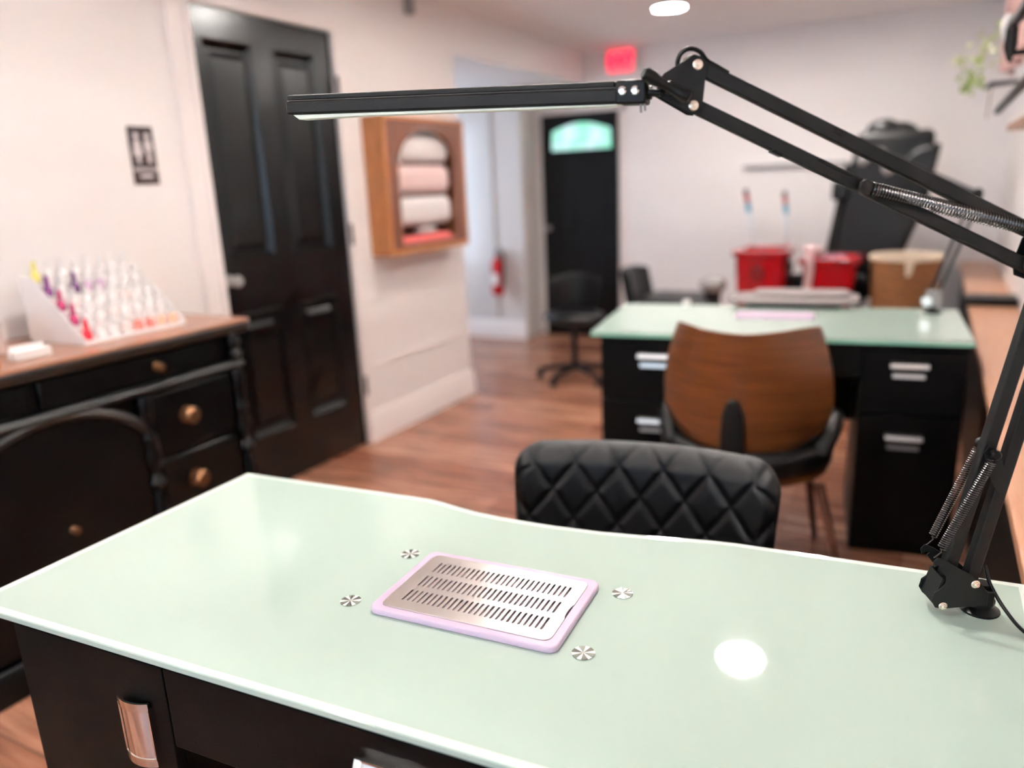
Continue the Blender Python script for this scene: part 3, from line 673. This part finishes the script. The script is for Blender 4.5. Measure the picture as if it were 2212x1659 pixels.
# ---------------------------------------------------------------- wooden-backed chair
wc = thing('wood_back_chair', 'chair with curved walnut back and black cushion facing the far glass desk', 'chair', (-.535, 2.78, 0), R(3))
def wmap(off):
    def f(s, t_):
        x = s*2-1; W2 = .235+.050*math.sin(min(1, (1-t_)*1.5)*math.pi/2)-.03*max(0, (.25-t_)/.25)**2
        zt = .915-.014*(1-x*x)-.012*abs(x)**8; zb = .478+.055*abs(x)**3
        z = zb+(zt-zb)*t_
        Y = -.29+.17*x*x-.03*t_+off
        return (x*W2, Y, z)
    return f
b = B(); b.shell(40, 26, wmap(0), wmap(.014)); shellb = b.build('backrest', 'walnut', wc, bev=.003)
b = B(); b.prism([(-.042,.47),(.042,.47),(.040,.56),(.034,.63),(.020,.672),(0,.684),(-.020,.672),(-.034,.63),(-.040,.56)], lambda u,v: (u-.012,-.322,v), lambda u,v: (u-.012,-.285,v)); b.build('back_slot_pad', 'leather', wc, bev=.008)
def wm2(off, sh):
    def f(s, t_):
        x = s*2-1; z = .52+.36*t_; return (x*(.23-.02*t_), -.272+.155*x*x+off-.03*t_, z)
    return f
b = B(); b.shell(24, 10, wm2(0, 0), wm2(.045, 0)); b.build('back_cushion', 'leather', wc, bev=.01)
b = B(); pr = [(0.30*math.cos(R(d)), -.01+.315*math.sin(R(d))) if math.sin(R(d)) < 0 else (0.245*abs(math.cos(R(d)))**.5*(1 if math.cos(R(d)) > 0 else -1), .20*math.sin(R(d))**.6) for d in range(0, 360, 10)]
b.prism(pr, lambda u,v: (u,v,.40), lambda u,v: (u*1.02,v*1.02,.495)); b.build('seat', 'leather', wc, bev=.03, seg=4)
b = B(); b.prism([(u*.94, v*.94) for u, v in pr], lambda u,v: (u,v,.375), lambda u,v: (u,v,.405)); b.build('seat_base', 'walnut', wc, bev=.005)
for s in (-1, 1):
    B().tube(smooth_pts([(s*.25,-.16,.46),(s*.285,-.09,.53),(s*.290,-.03,.56),(s*.275,.02,.555)]), [.03]*19, 10).build('armrest', 'leather', wc)
    for yy, sp_ in ((-.21,-.06),(.14,.05)):
        B().cyl((s*(.26 if yy < 0 else .19), yy, .385), (s*(.365 if yy < 0 else .235), yy+sp_, 0), .019, .011, n=14).build('leg', 'walnut' if s < 0 else 'cabin', wc)

# ---------------------------------------------------------------- seats at the back
t = thing('rolling_stool', 'black rolling salon chair in front of the far black door', 'chair', (-2.20, 4.98, 0), R(20))
b = B(); b.ball((0,0,.46), .22, (1,.95,.22), 24); b.build('seat', 'leather', t)
b = B(); b.shell(20, 10, lambda s, v: ((s*2-1)*.19*(1-.25*(1-v)), .19-.10*(s*2-1)**2, .50+.24*v-.03*(s*2-1)**2), lambda s, v: ((s*2-1)*.19*(1-.25*(1-v)), .225-.10*(s*2-1)**2, .50+.24*v-.03*(s*2-1)**2)); b.build('backrest', 'leather', t, bev=.01)
B().cyl((0,0,.08),(0,0,.44), .022).build('gas_column', 'plast', t)
for k in range(5):
    an = 2*math.pi*k/5+.4; c_, s_ = math.cos(an), math.sin(an)
    B().bar((0,0,.10),(c_*.27,s_*.27,.065), .035, .02, (0,0,1)).build('base_arm', 'plast', t, bev=.004)
    B().cyl((c_*.27-s_*.012,s_*.27+c_*.012,.0255),(c_*.27+s_*.012,s_*.27-c_*.012,.0255), .0255, n=16).build('caster', 'plast', t)
t = thing('lounge_chair', 'low black padded chair with short back behind the far desk', 'chair', (-1.62, 5.50, 0), R(90))
b = B(); b.shell(16, 12, lambda s, v: ((s*2-1)*.23, .20+.05*(1-(s*2-1)**2)+.07*v, .42+.33*v-.02*(s*2-1)**4), lambda s, v: ((s*2-1)*.23, .27+.05*(1-(s*2-1)**2)+.07*v, .40+.355*v-.02*(s*2-1)**4)); b.build('backrest', 'leather', t, bev=.015)
b = B(); b.prism(rrect(-.25,-.29,.25,.24,.08), lambda u,v: (u,v,.42), lambda u,v: (u,v,.55)); b.build('seat', 'leather', t, bev=.035, seg=4)
B().cyl((0,0,.03),(0,0,.43), .03).build('column', 'chrome', t)
B().lathe([(.24,0),(.24,.012),(.06,.03),(.03,.04)]).build('foot_disc', 'chrome', t)
t = thing('pedicure_stool', 'small grey and black stool just left of the red foot tubs', 'stool', (-1.23, 5.02, 0))
B().ball((0,0,.70), .075, (1.2,1,.75), 18).build('seat', 'grey', t)
B().lathe([(.055,.53),(.062,.56),(.05,.60),(.055,.66),(.0,.66)]).build('seat_post', 'leather', t)
B().cyl((0,0,.03),(0,0,.55), .02).build('column', 'chrome', t)
B().lathe([(.17,0),(.17,.015),(.04,.035),(.02,.04)]).build('foot_disc', 'plast', t)

# pedicure station
t = thing('foot_tub', 'square red foot tub with round black jet on its front', 'foot tub', (-.925, 5.12, 0), R(0))
def tub(par, w0, w1, d0, d1, z0, z1, th=.025):
    def ring(wd, dp, z, r): return [(p[0], p[1], z) for p in rrect(-wd, -dp, wd, dp, r, 4)]
    b = B(); rs = [ring(w0,d0,z0,.04), ring(w1,d1,z1-.04,.05), ring(w1+.022,d1+.022,z1-.03,.06), ring(w1+.022,d1+.022,z1,.06), ring(w1-.02,d1-.02,z1,.04), ring(w0-.02,d0-.02,z0+.04,.03)]
    V = [[b.bm.verts.new(p) for p in r_] for r_ in rs]
    for A, D in zip(V, V[1:]):
        for k in range(len(A)): b.bm.faces.new((A[k], A[(k+1)%len(A)], D[(k+1)%len(A)], D[k]))
    b.bm.faces.new(V[0][::-1]); b.bm.faces.new(V[-1]); return b.build('basin', 'red', par, bev=.004)
tub(t, .135, .155, .16, .19, .42, .925)
b = B(); b.lathe([(.040,0),(.040,.008),(.028,.014),(.022,.006),(0,.006)], (-.01,-.176,.785), (0,-1,-.06), 24); b.build('jet', 'plast', t)
B().box((-.12,-.14,0),(.12,.14,.42)).build('plinth', 'plast', t, bev=.01)
t = thing('foot_tub', 'red foot tub with a pale liner draped over its rim', 'foot tub', (-.520, 5.05, 0), R(0))
tub(t, .10, .155, .13, .17, .45, .885)
B().box((-.10,-.12,0),(.10,.12,.45)).build('plinth', 'plast', t, bev=.01)
b = B(); P_ = smooth_pts([(-.13,-.02,.90),(-.115,-.12,.915),(-.105,-.200,.905),(-.100,-.205,.84),(-.108,-.190,.75),(-.125,-.170,.66)])
for i in range(len(P_)-1): b.bar(P_[i], P_[i+1], .004, .045, (0,1,0))
b.build('draped_liner', 'liner', t)
B().ball((-.105,-.06,.93), .045, (1.5,1.6,.7)).build('bunched_liner', 'liner', t)
for (x, y, z0, x1, z1, l) in ((-1.04,5.36,.93,-1.11,1.28,'slim wand with red and blue bands standing in the jet-fronted red tub'), (-.83,5.40,.92,-.87,1.26,'slim wand with red and blue bands, the one nearer the pedicure chair')):
    t = thing('spray_wand', l, 'spray wand', (x, y, z0-.12), group='wands standing at the foot tubs')
    d = Vector((x1-x, 0, z1-z0)); 
    B().cyl((0,0,0), tuple(d*.62+Vector((0,0,.12))), .012, .009, n=14).build('rod', 'chrome', t)
    B().cyl(tuple(d*.60+Vector((0,0,.12))), tuple(d*.78+Vector((0,0,.12))), .016, n=14).build('blue_band', 'blue', t)
    B().cyl(tuple(d*.78+Vector((0,0,.12))), tuple(d*.92+Vector((0,0,.12))), .014, n=14).build('red_band', 'redx', t)
    B().cyl(tuple(d*.92+Vector((0,0,.12))), tuple(d*1.02+Vector((0,0,.12))), .016, .013, n=14).build('tip', 'plast', t)
t = thing('pedicure_chair', 'big black reclining pedicure chair leaning back beside the red foot tubs', 'chair', (-.36, 5.66, 0), 0)
def pslab(b, p, q, wd, th, y0, y1, n=8):
    pass
b = B()     # reclined back: facing -X, top tilted to +X
def bk(off):
    def f(s, v):
        y = -.27+.54*s; z = .58+1.02*v
        x = (-.25+.15*v+.02*(1-(2*s-1)**2)) if off == 0 else min(.33, .12+.36*v)
        return (x, y, z+(.03*math.sin(v*3.1)))
    return f
b.shell(14, 16, bk(0), bk(.20)); b.build('backrest', 'leather', t, bev=.04, seg=3)
for s, v0 in ((.12, .16), (.5, .12), (.88, .16)):
    b = B(); b.bar((-.245, -.27+.54*s, .68), (-.135, -.27+.54*s, 1.42), .13, .05, (0,1,0)); b.build('back_ribbing', 'leather', t, bev=.022, seg=3)
b = B(); b.ball((.045,-.17,1.60), .105, (1,.9,.75), 20); b.build('head_pillow', 'leather', t)
b = B(); b.ball((.12,.09,1.585), .12, (1,1.1,.7), 20); b.build('head_pillow', 'leather', t)
b = B(); b.prism([(.20,1.22),(.33,1.26),(.37,1.52),(.24,1.49),(.15,1.42)], lambda u,v: (u,-.28,v), lambda u,v: (u,.2,v)); b.build('shoulder_wing', 'leather', t, bev=.02)
for i, (xx, zz) in enumerate(((-.05,1.44),(.04,1.47),(.09,1.38))):
    B().ball((xx,-.285,zz), .036, (1,.5,1), 16).build('headrest_button', 'grey', t)
b = B(); b.box((-.22,-.31,1.20),(-.12,-.25,1.32)); b.build('side_clip', 'leather', t, bev=.02)
B().box((-.52,-.26,.42),(-.10,.26,.58)).build('seat', 'leather', t, bev=.04, seg=3)
for s in (-1, 1): B().box((-.45,s*.31-.05,.55),(.02,s*.31+.05,.74)).build('armrest', 'leather', t, bev=.03, seg=3)
B().box((-.40,-.24,0),(.22,.24,.42)).build('base', 'plast', t, bev=.02)
t = thing('wicker_basket', 'brown wicker basket with cream cloth liner standing beyond the far glass desk', 'basket', (-.12, 5.0, 0))
def bmap(u, v, o_=0):
    an = 2*math.pi*u; r = .165+.014*v+o_; return (r*math.cos(an)*1.04, r*math.sin(an)*.9, .60+.27*v)
b = B(); nu = 48
prof = [(.150,.48),(.168,.50),(.176,.60)]+[(.170+.006*(i%2)+.001*i, .60+.02*i) for i in range(14)]+[(.186,.88),(.17,.88),(.158,.62),(0,.62)]
b.lathe(prof, (0,0,0), (0,0,1), 36); b.build('basket_body', 'wicker', t)
b = B(); b.lathe([(.150,.875),(.19,.877),(.197,.889),(.188,.903),(.160,.900),(.150,.875)], (0,0,0), (0,0,1), 36); b.prism([(-.02,.885),(.03,.88),(.012,.80),(-.01,.80)], lambda u,v: (u+.02,-.196,v), lambda u,v: (u+.02,-.188,v)); b.build('cloth_liner', 'linen', t)
B().box((-.15,-.13,0),(.15,.13,.48)).build('stand', 'plast', t, bev=.01)
o = B().box((-1.37, YF-.045, 1.425), (-.60, YF-.001, 1.445)).build('wall_rail', 'grey', bev=.004); tag(o, 'thin dark horizontal rail on the far wall above the red foot tubs', 'rail')

# ---------------------------------------------------------------- fire extinguisher, towel cabinet
t = thing('fire_extinguisher', 'red fire extinguisher hanging on the pale passage wall left of the far black door', 'fire extinguisher', (-3.45, 6.12, .41))
B().lathe([(.045,0),(.055,.012),(.055,.27),(.045,.31),(.022,.335),(.02,.35),(0,.35)]).build('cylinder', 'redx', t)
B().lathe([(.02,.35),(.024,.36),(.024,.385),(0,.39)]).build('valve', 'grey', t)
B().bar((-.02,0,.395),(.05,-.0,.43), .02, .008).build('handle', 'plast', t, bev=.002)
B().tube(smooth_pts([(.02,0,.37),(.07,-.01,.37),(.078,-.02,.30),(.066,-.02,.15),(.062,-.02,.06)]), .009, 8).build('hose', 'plast', t)
B().box((-.03,.05,.10),(.03,.075,.40)).build('bracket', 'grey', t)
B().box((-.03,-.0565,.10),(.03,-.045,.20)).build('paper_label', 'white', t)

TY0, TY1, TZ0, TZ1, TD = 3.43, 4.235, 1.035, 1.775, .145
t = thing('towel_cabinet', 'honey wood wall cabinet with arched opening holding rolled towels', 'cabinet', (WL, TY0, TZ0))
wy, hz_ = TY1-TY0, TZ1-TZ0
b = B(); th = .02
b.box((.001,0,0),(TD,th,hz_)); b.box((.001,wy-th,0),(TD,wy,hz_)); b.box((.001,th,0),(TD,wy-th,.03)); b.box((.001,th,hz_-.02),(TD,wy-th,hz_))
b.build('carcass', 'cabw', t, bev=.003)
B().box((.001,th,.03),(.008,wy-th,hz_-.02)).build('back_panel', 'cabin', t)
# front frame with an arch
fy0, fy1, fz0 = .115, wy-.13, .055
arch = [(fy0, fz0), (fy1, fz0)] + [((fy0+fy1)/2+(fy1-fy0)/2*math.cos(R(k)), .50+.175*math.sin(R(k))) for k in range(0, 181, 12)]
o = holed('front_frame', [(.021,.031),(wy-.021,.031),(wy-.021,hz_-.021),(.021,hz_-.021)], [arch], .012, .002, 'framew', t, (0,0,0))
o.data.transform(Matrix(((0,0,1,TD-.016),(1,0,0,0),(0,1,0,0),(0,0,0,1))))
b = B(); b.tube([(TD-.004, u, v) for u, v in arch[2:]], .013, 8); b.build('arch_moulding', 'framew', t)
tl = [('white rolled towel, topmost in the arched wooden cabinet', 'towel', .086), ('pale pink tinted rolled towel, second from the top in the wooden cabinet', 'towelp', .086), ('white rolled towel, third from the top in the wooden cabinet', 'towel', .086)]
zz = [1.612, 1.438, 1.262]
for (l, m_, r_), z in zip(tl, zz):
    t2 = thing('rolled_towel', l, 'towel', (WL+.012+.055, TY0+.15, z), group='rolled towels in the wooden cabinet')
    b = B(); pts = []
    N = 22
    for i in range(N*2+1):
        an = 2*math.pi*i/N; rr = r_*(.55+.45*i/(N*2))
        pts.append((rr*math.cos(an)*.62, rr*math.sin(an)*.92))
    ln = wy-.30
    b.prism(rrect(-.060,-r_*.92,.060,r_*.92,.055,7), lambda u,v: (u*.85,0,v), lambda u,v: (u*.85,ln,v)); b.build('roll', m_, t2, bev=.012, seg=3)
    b = B()
    for k in range(3): b.tube([(math.cos(R(d))*.044*(1-.28*k), -.001, math.sin(R(d))*r_*.8*(1-.28*k)) for d in range(0,360,20)], .004, 6, closed=True)
    b.build('spiral_fold', m_, t2)
t2 = thing('rolled_towel', 'crumpled white towel lying on the coral towels at the cabinet bottom', 'towel', (WL+.064, TY0+.42, 1.150))
B().ball((0,.03,0), .03, (1.5,3.4,.5), 20).build('fold', 'towel', t2)
for k in range(3):
    o = B().prism(rrect(-.048,-.036,.048,.036,.03,5), lambda u,v: (u,0,v*.8), lambda u,v: (u,.165,v*.8)).build('coral_washcloth', 'coral', bev=.01)
    o.location = (WL+.066, TY0+.155+k*.172, 1.0950); tag(o, ['coral washcloth in the wooden cabinet, nearest the panelled door', 'coral washcloth in the wooden cabinet, middle of the three', 'coral washcloth in the wooden cabinet, nearest the passage'][k], 'washcloth', 'coral washcloths in the wooden cabinet')

# ---------------------------------------------------------------- dresser with things on it
XF = -2.25
t = dr_ = thing('dresser', 'antique black dresser with brass knobs and reddish wood top against the left wall', 'dresser', (WL+.002, 1.1, 0))
W_ = XF-WL          # depth
y0, y1 = -1.05, .90       # local extents along the wall
B().box((0,y0,.10),(W_-.02,y1-.02,.925)).build('body', 'black', t, bev=.006)
b = B(); b.box((0,y0-.02,.945),(W_+.035,y1+.03,.958)); b.build('wood_top', 'dtop', t, bev=.003)
b = B(); b.prism([(0,.905),(W_+.0,.905),(W_+.018,.912),(W_+.022,.925),(W_+.038,.932),(W_+.038,.945),(0,.945)], lambda u,v: (u,y0-.02,v), lambda u,v: (u,y1+.03,v)); b.build('top_moulding', 'blackg', t, bev=.002)
b = B(); b.prism([(0,.775),(W_+.006,.775),(W_+.016,.785),(W_+.016,.795),(W_+.002,.805),(0,.805)], lambda u,v: (u,y0,v), lambda u,v: (u,y1,v)); b.build('belt_moulding', 'blackg', t, bev=.002)
b = B(); b.prism([(0,0),(W_+.02,0),(W_+.02,.07),(W_+.004,.10),(0,.10)], lambda u,v: (u,y0,v), lambda u,v: (u,y1,v)); b.build('plinth', 'black', t, bev=.003)
for yy0, yy1 in ((-.98,-.36),(-.33,.12),(.15,.80)):
    o = B().box((W_-.025,yy0,.812),(W_-.004,yy1,.90)).build('drawer', 'black', t, bev=.006)
    kx = W_-.004; ky = (yy0+yy1)/2+(.07 if yy0 > .1 else 0)
    B().lathe([(.016,0),(.008,.006),(.008,.014),(.015,.022),(.013,.030),(0,.033)], (kx,ky,.855), (1,0,0)).build('knob', 'brass', o)
for yy0, yy1 in ((-.98,-.62),(.50,.85)):
    for z0, z1 in ((.54,.765),(.305,.53),(.11,.295)):
        o = B().box((W_-.03,yy0,z0),(W_-.004,yy1,z1)).build('drawer', 'black', t, bev=.008)
        B().lathe([(.030,0),(.030,.004),(.012,.008),(.012,.018),(.026,.026),(.030,.036),(.022,.046),(0,.050)], (W_-.004,(yy0+yy1)/2-.045 if yy0>0 else (yy0+yy1)/2,(z0+z1)/2+.012), (1,0,0)).build('knob', 'brass', o)
# central arched door with a raised rim
cy_, hw = .17, .32
ap = [(-hw, .12), (hw, .12)] + [(hw*math.cos(R(k)), .58+.200*math.sin(R(k))) for k in range(0,181,9)]
o = B().prism([(u+cy_, v) for u, v in ap], lambda u,v: (W_-.03,u,v), lambda u,v: (W_-.006,u,v)).build('arched_door', 'black', t)
B().tube([(W_-.004, u+cy_, v) for u, v in ap[2:]], .017, 10).build('arch_rim', 'blackg', o)
B().lathe([(.012,0),(.007,.006),(.012,.02),(0,.024)], (W_-.006, cy_+.0, .425), (1,0,0)).build('knob', 'brass', o)
for yy in (.475+.0, .875):
    prof = [(.020,.11),(.028,.13),(.018,.16),(.024,.20),(.028,.30),(.022,.40),(.014,.44),(.030,.47),(.014,.50),(.020,.52),(.030,.56),(.018,.60),(.026,.625),(.016,.65),(.022,.70),(.026,.74),(.02,.77)]
    b = B(); b.lathe(prof, (W_-.004,yy,0)); b.build('turned_column', 'black', t)
B().lathe([(.018,.81),(.026,.83),(.016,.85),(.026,.875),(.018,.90)], (W_-.002,.875,0)).build('turned_column', 'black', t)

TT = .9582
rk = thing('polish_rack', 'stepped clear white display rack of nail polish bottles on the dresser', 'rack', (-2.50, 1.66, TT), R(0))
NT = 5
for k in range(NT):
    z = .012+.045*(NT-1-k); x = .14-.055*(NT-1-k)
    B().box((x-.028,-.19,z-.012),(x+.028,.18,z)).build('shelf', 'acry', rk, bev=.002)
    B().box((x-.030,-.19,z+.0005),(x-.0285,.18,z+.044)).build('riser', 'acry', rk)
for yy in (-.196, .182):
    b = B(); b.prism([(-.12,0),(.17,0),(.17,.02),(-.06,.215),(-.12,.215)], lambda u,v: (u,yy,v), lambda u,v: (u,yy+.004,v))
    b.build('side_panel', 'acry', rk, bev=.001)
pal = {'white': (0.88,0.82,0.80), 'blush': (0.85,0.68,0.64), 'red': (0.85,0.03,0.06), 'magenta': (0.45,0.04,0.14), 'purple': (0.20,0.05,0.20), 'lilac': (0.55,0.36,0.50), 'yellow': (0.80,0.72,0.20), 'coral': (0.85,0.25,0.20), 'peach': (0.85,0.48,0.32), 'plum': (0.10,0.03,0.11)}
PM = {k: mat('polish_'+k, v, 0.15, coat=0.4) for k, v in pal.items()}
protos = {}
def bottle(col):
    if col in protos:
        return copy_tree(protos[col])
    o = thing('polish_bottle', '', 'bottle')
    B().lathe([(.013,0),(.015,.003),(.015,.024),(.011,.031),(.007,.034),(0,.034)], n=14).build('glass_body', PM[col], o)
    B().lathe([(.0075,.034),(.0085,.036),(.0065,.068),(0,.069)], n=12).build('cap', PM[col] if col in ('yellow','purple','red','magenta','plum') else 'white', o)
    protos[col] = o; return o
rows = [['yellow','white','white','white','white','white','white','white'],
        ['purple','white','plum','lilac','lilac','white','white','white'],
        ['magenta','blush','white','white','white','blush','white','white'],
        ['magenta','white','white','blush','white','white','white','white'],
        ['red','white','white','blush','coral','coral','peach','peach']]
tn = ['back top', 'second highest', 'middle', 'second lowest', 'front bottom']
for k in range(NT):
    z = .012+.045*(NT-1-k); x = .14-.055*(NT-1-k)
    for i, col in enumerate(rows[k]):
        o = bottle(col); o.location = (-2.50+x, 1.66-.165+i*.0465, TT+z+.0002)
        same = rows[k].count(col)
        if same == 1: o['label'] = '%s polish bottle, the only %s one on the %s tier of the rack' % (col, col, tn[k]); o['group'] = 'nail polish bottles in the stepped rack'
        else: o['label'] = '%s polish bottle among the %s ones on the %s tier of the rack' % (col, col, tn[k]); o['group'] = '%s polish bottles on the %s tier of the rack' % (col, tn[k])
t = thing('card_holder', 'small low white card holder on the dresser before the grey box', 'card holder', (-2.33, 1.29, TT), R(0))
B().box((-.02,-.055,0),(.02,.055,.028)).build('tray', 'white', t, bev=.003); B().box((-.018,-.05,.006),(-.012,.05,.040)).build('cards', 'acry', t, bev=.001)
o = B().box((-.05,-.09,0),(.05,.09,.10)).build('frosted_box', mat('frosted_grey', (.55,.46,.42), .3, coat=.3), bev=.006); o.location = (-2.52, 1.215, TT); tag(o, 'pale grey frosted box on the dresser at the left end of the polish rack', 'box')
o = B().prism([(-.07,0),(.07,0),(.055,.14),(-.055,.14)], lambda u,v: (-.006+v*-.25,u,v), lambda u,v: (.006+v*-.25,u,v)).build('acrylic_stand', 'acry', bev=.002); o.location = (-2.36, 1.135, TT); tag(o, 'white tilted acrylic stand on the dresser at the left picture edge', 'stand')
o = B().lathe([(.035,0),(.04,.01),(.03,.05),(.034,.055),(0,.055)]).build('wooden_bowl', 'cabw'); o.location = (-2.28, 1.135, TT); tag(o, 'little brown wooden pot on the dresser at the left edge of the view', 'pot')

# ---------------------------------------------------------------- upper right: pink curtain, shelf, rod, plant
t = thing('curtain', 'dusty pink folded curtain hanging high on the right wall', 'curtain', (.30, 3.0, 1.80))
b = B(); N = 90
def cf(off):
    def f(s, v): return (-.05+.028*math.sin(s*34)+.010*math.sin(s*91)+off, -.5+2.25*s, .63*v-.0)
    return f
b.shell(N, 6, cf(0), cf(.004)); b.build('fabric', 'curtain', t)
t = thing('curtain_rod', 'black rod with pale round end in front of the pink curtain', 'bracket', (.155, 2.72, 1.765))
B().ball((-.010,.12,.01), .030, (.6,1,1.3), 16).build('finial', 'white', t)
B().tube([(0,.09,0),(0,.02,.012),(.004,-.15,.0),(.005,-.6,.0)], .015, 10).build('rod', 'plast', t)
B().tube([(0,.06,.0),(.0,.085,-.05),(.0,.07,-.09)], [.016,.018,.006], 10).build('hook', 'plast', t)
B().cyl((.0,.0,-.075),(.249,.0,-.075), .008, n=12).build('wall_arm', 'plast', t); B().cyl((.0,.0,.01),(0,.0,-.08), .008, n=12).build('drop_arm', 'plast', t)
t = thing('wall_shelf', 'orange wood shelf with sloping black rail mounted high on the right wall', 'shelf', (.405, 3.0, 1.50))
B().box((-.20,-.5,0),(-.001,.40,.022)).build('board', 'cabw', t, bev=.003)
B().bar((-.205,-.4,.118),(-.205,1.00,.100), .024, .022, (1,0,0)).build('rail', 'plast', t, bev=.004)
B().tube([(-.205,-.2,.115),(-.10,-.2,.115),(-.002,-.2,.115)], .007, 8).build('bracket', 'plast', t)
t = thing('small_hook', 'small black hook with thin copper chain below the pink curtain', 'hook', (.405, 4.72, 1.765))
B().tube([(-.001,0,0),(-.12,0,.004),(-.21,0,.0),(-.235,0,-.02)], [.012,.010,.013,.006], 8).build('arm', 'plast', t)
B().cyl((-.205,0,-.01),(-.212,0,-.16), .0025, n=6).build('chain', 'brass', t)
t = thing('hanging_plant', 'trailing green plant hanging beside the pink curtain', 'plant', (.17, 5.05, 1.93))
B().lathe([(.035,-.02),(.05,.03),(.055,.06),(.048,.06),(.04,.0),(0,.0)], (.06,0,.02)).build('pot', 'white', t); B().tube([(.06,0,.02),(.10,0,.30),(.10,0,HC-1.93)], .002, 6).build('cord', 'brass', t)
B().tube(smooth_pts([(.06,0,.06),(.02,-.01,.10),(-.03,-.02,.0),(-.06,-.02,-.10),(-.07,-.02,-.16)]), .003, 6).build('stem', 'leaf', t)
def leaves(name, m_, n, c, sp_, sd, k0):
    b = B(); rn = random.Random(sd)
    for i in range(n):
        p = Vector((c[0]+rn.gauss(0,sp_[0]), c[1]+rn.gauss(0,sp_[1]), c[2]+rn.gauss(0,sp_[2]))); d = Vector((rn.uniform(-1,1), rn.uniform(-1,1), rn.uniform(-1.2,.5))).normalized(); sd_ = d.orthogonal().normalized(); ln = rn.uniform(.035,.06)*k0; up = d.cross(sd_)*.006
        vs = [b.bm.verts.new(q) for q in (p, p+d*ln*.4+sd_*ln*.28, p+d*ln, p+d*ln*.4-sd_*ln*.28, p+d*ln*.45+up)]
        for f in ((0,1,4),(1,2,4),(2,3,4),(3,0,4)): b.bm.faces.new([vs[j] for j in f])
    return b.build(name, m_, t, smooth=False)
leaves('foliage', 'leaf', 34, (-.055,-.02,-.10), (.02,.02,.04), 3, 1.0)
leaves('foliage', 'leafl', 46, (.02,0,.06), (.035,.03,.045), 4, 1.0)
leaves('foliage', 'leafl', 10, (-.11,0,.0), (.02,.02,.012), 5, .8)
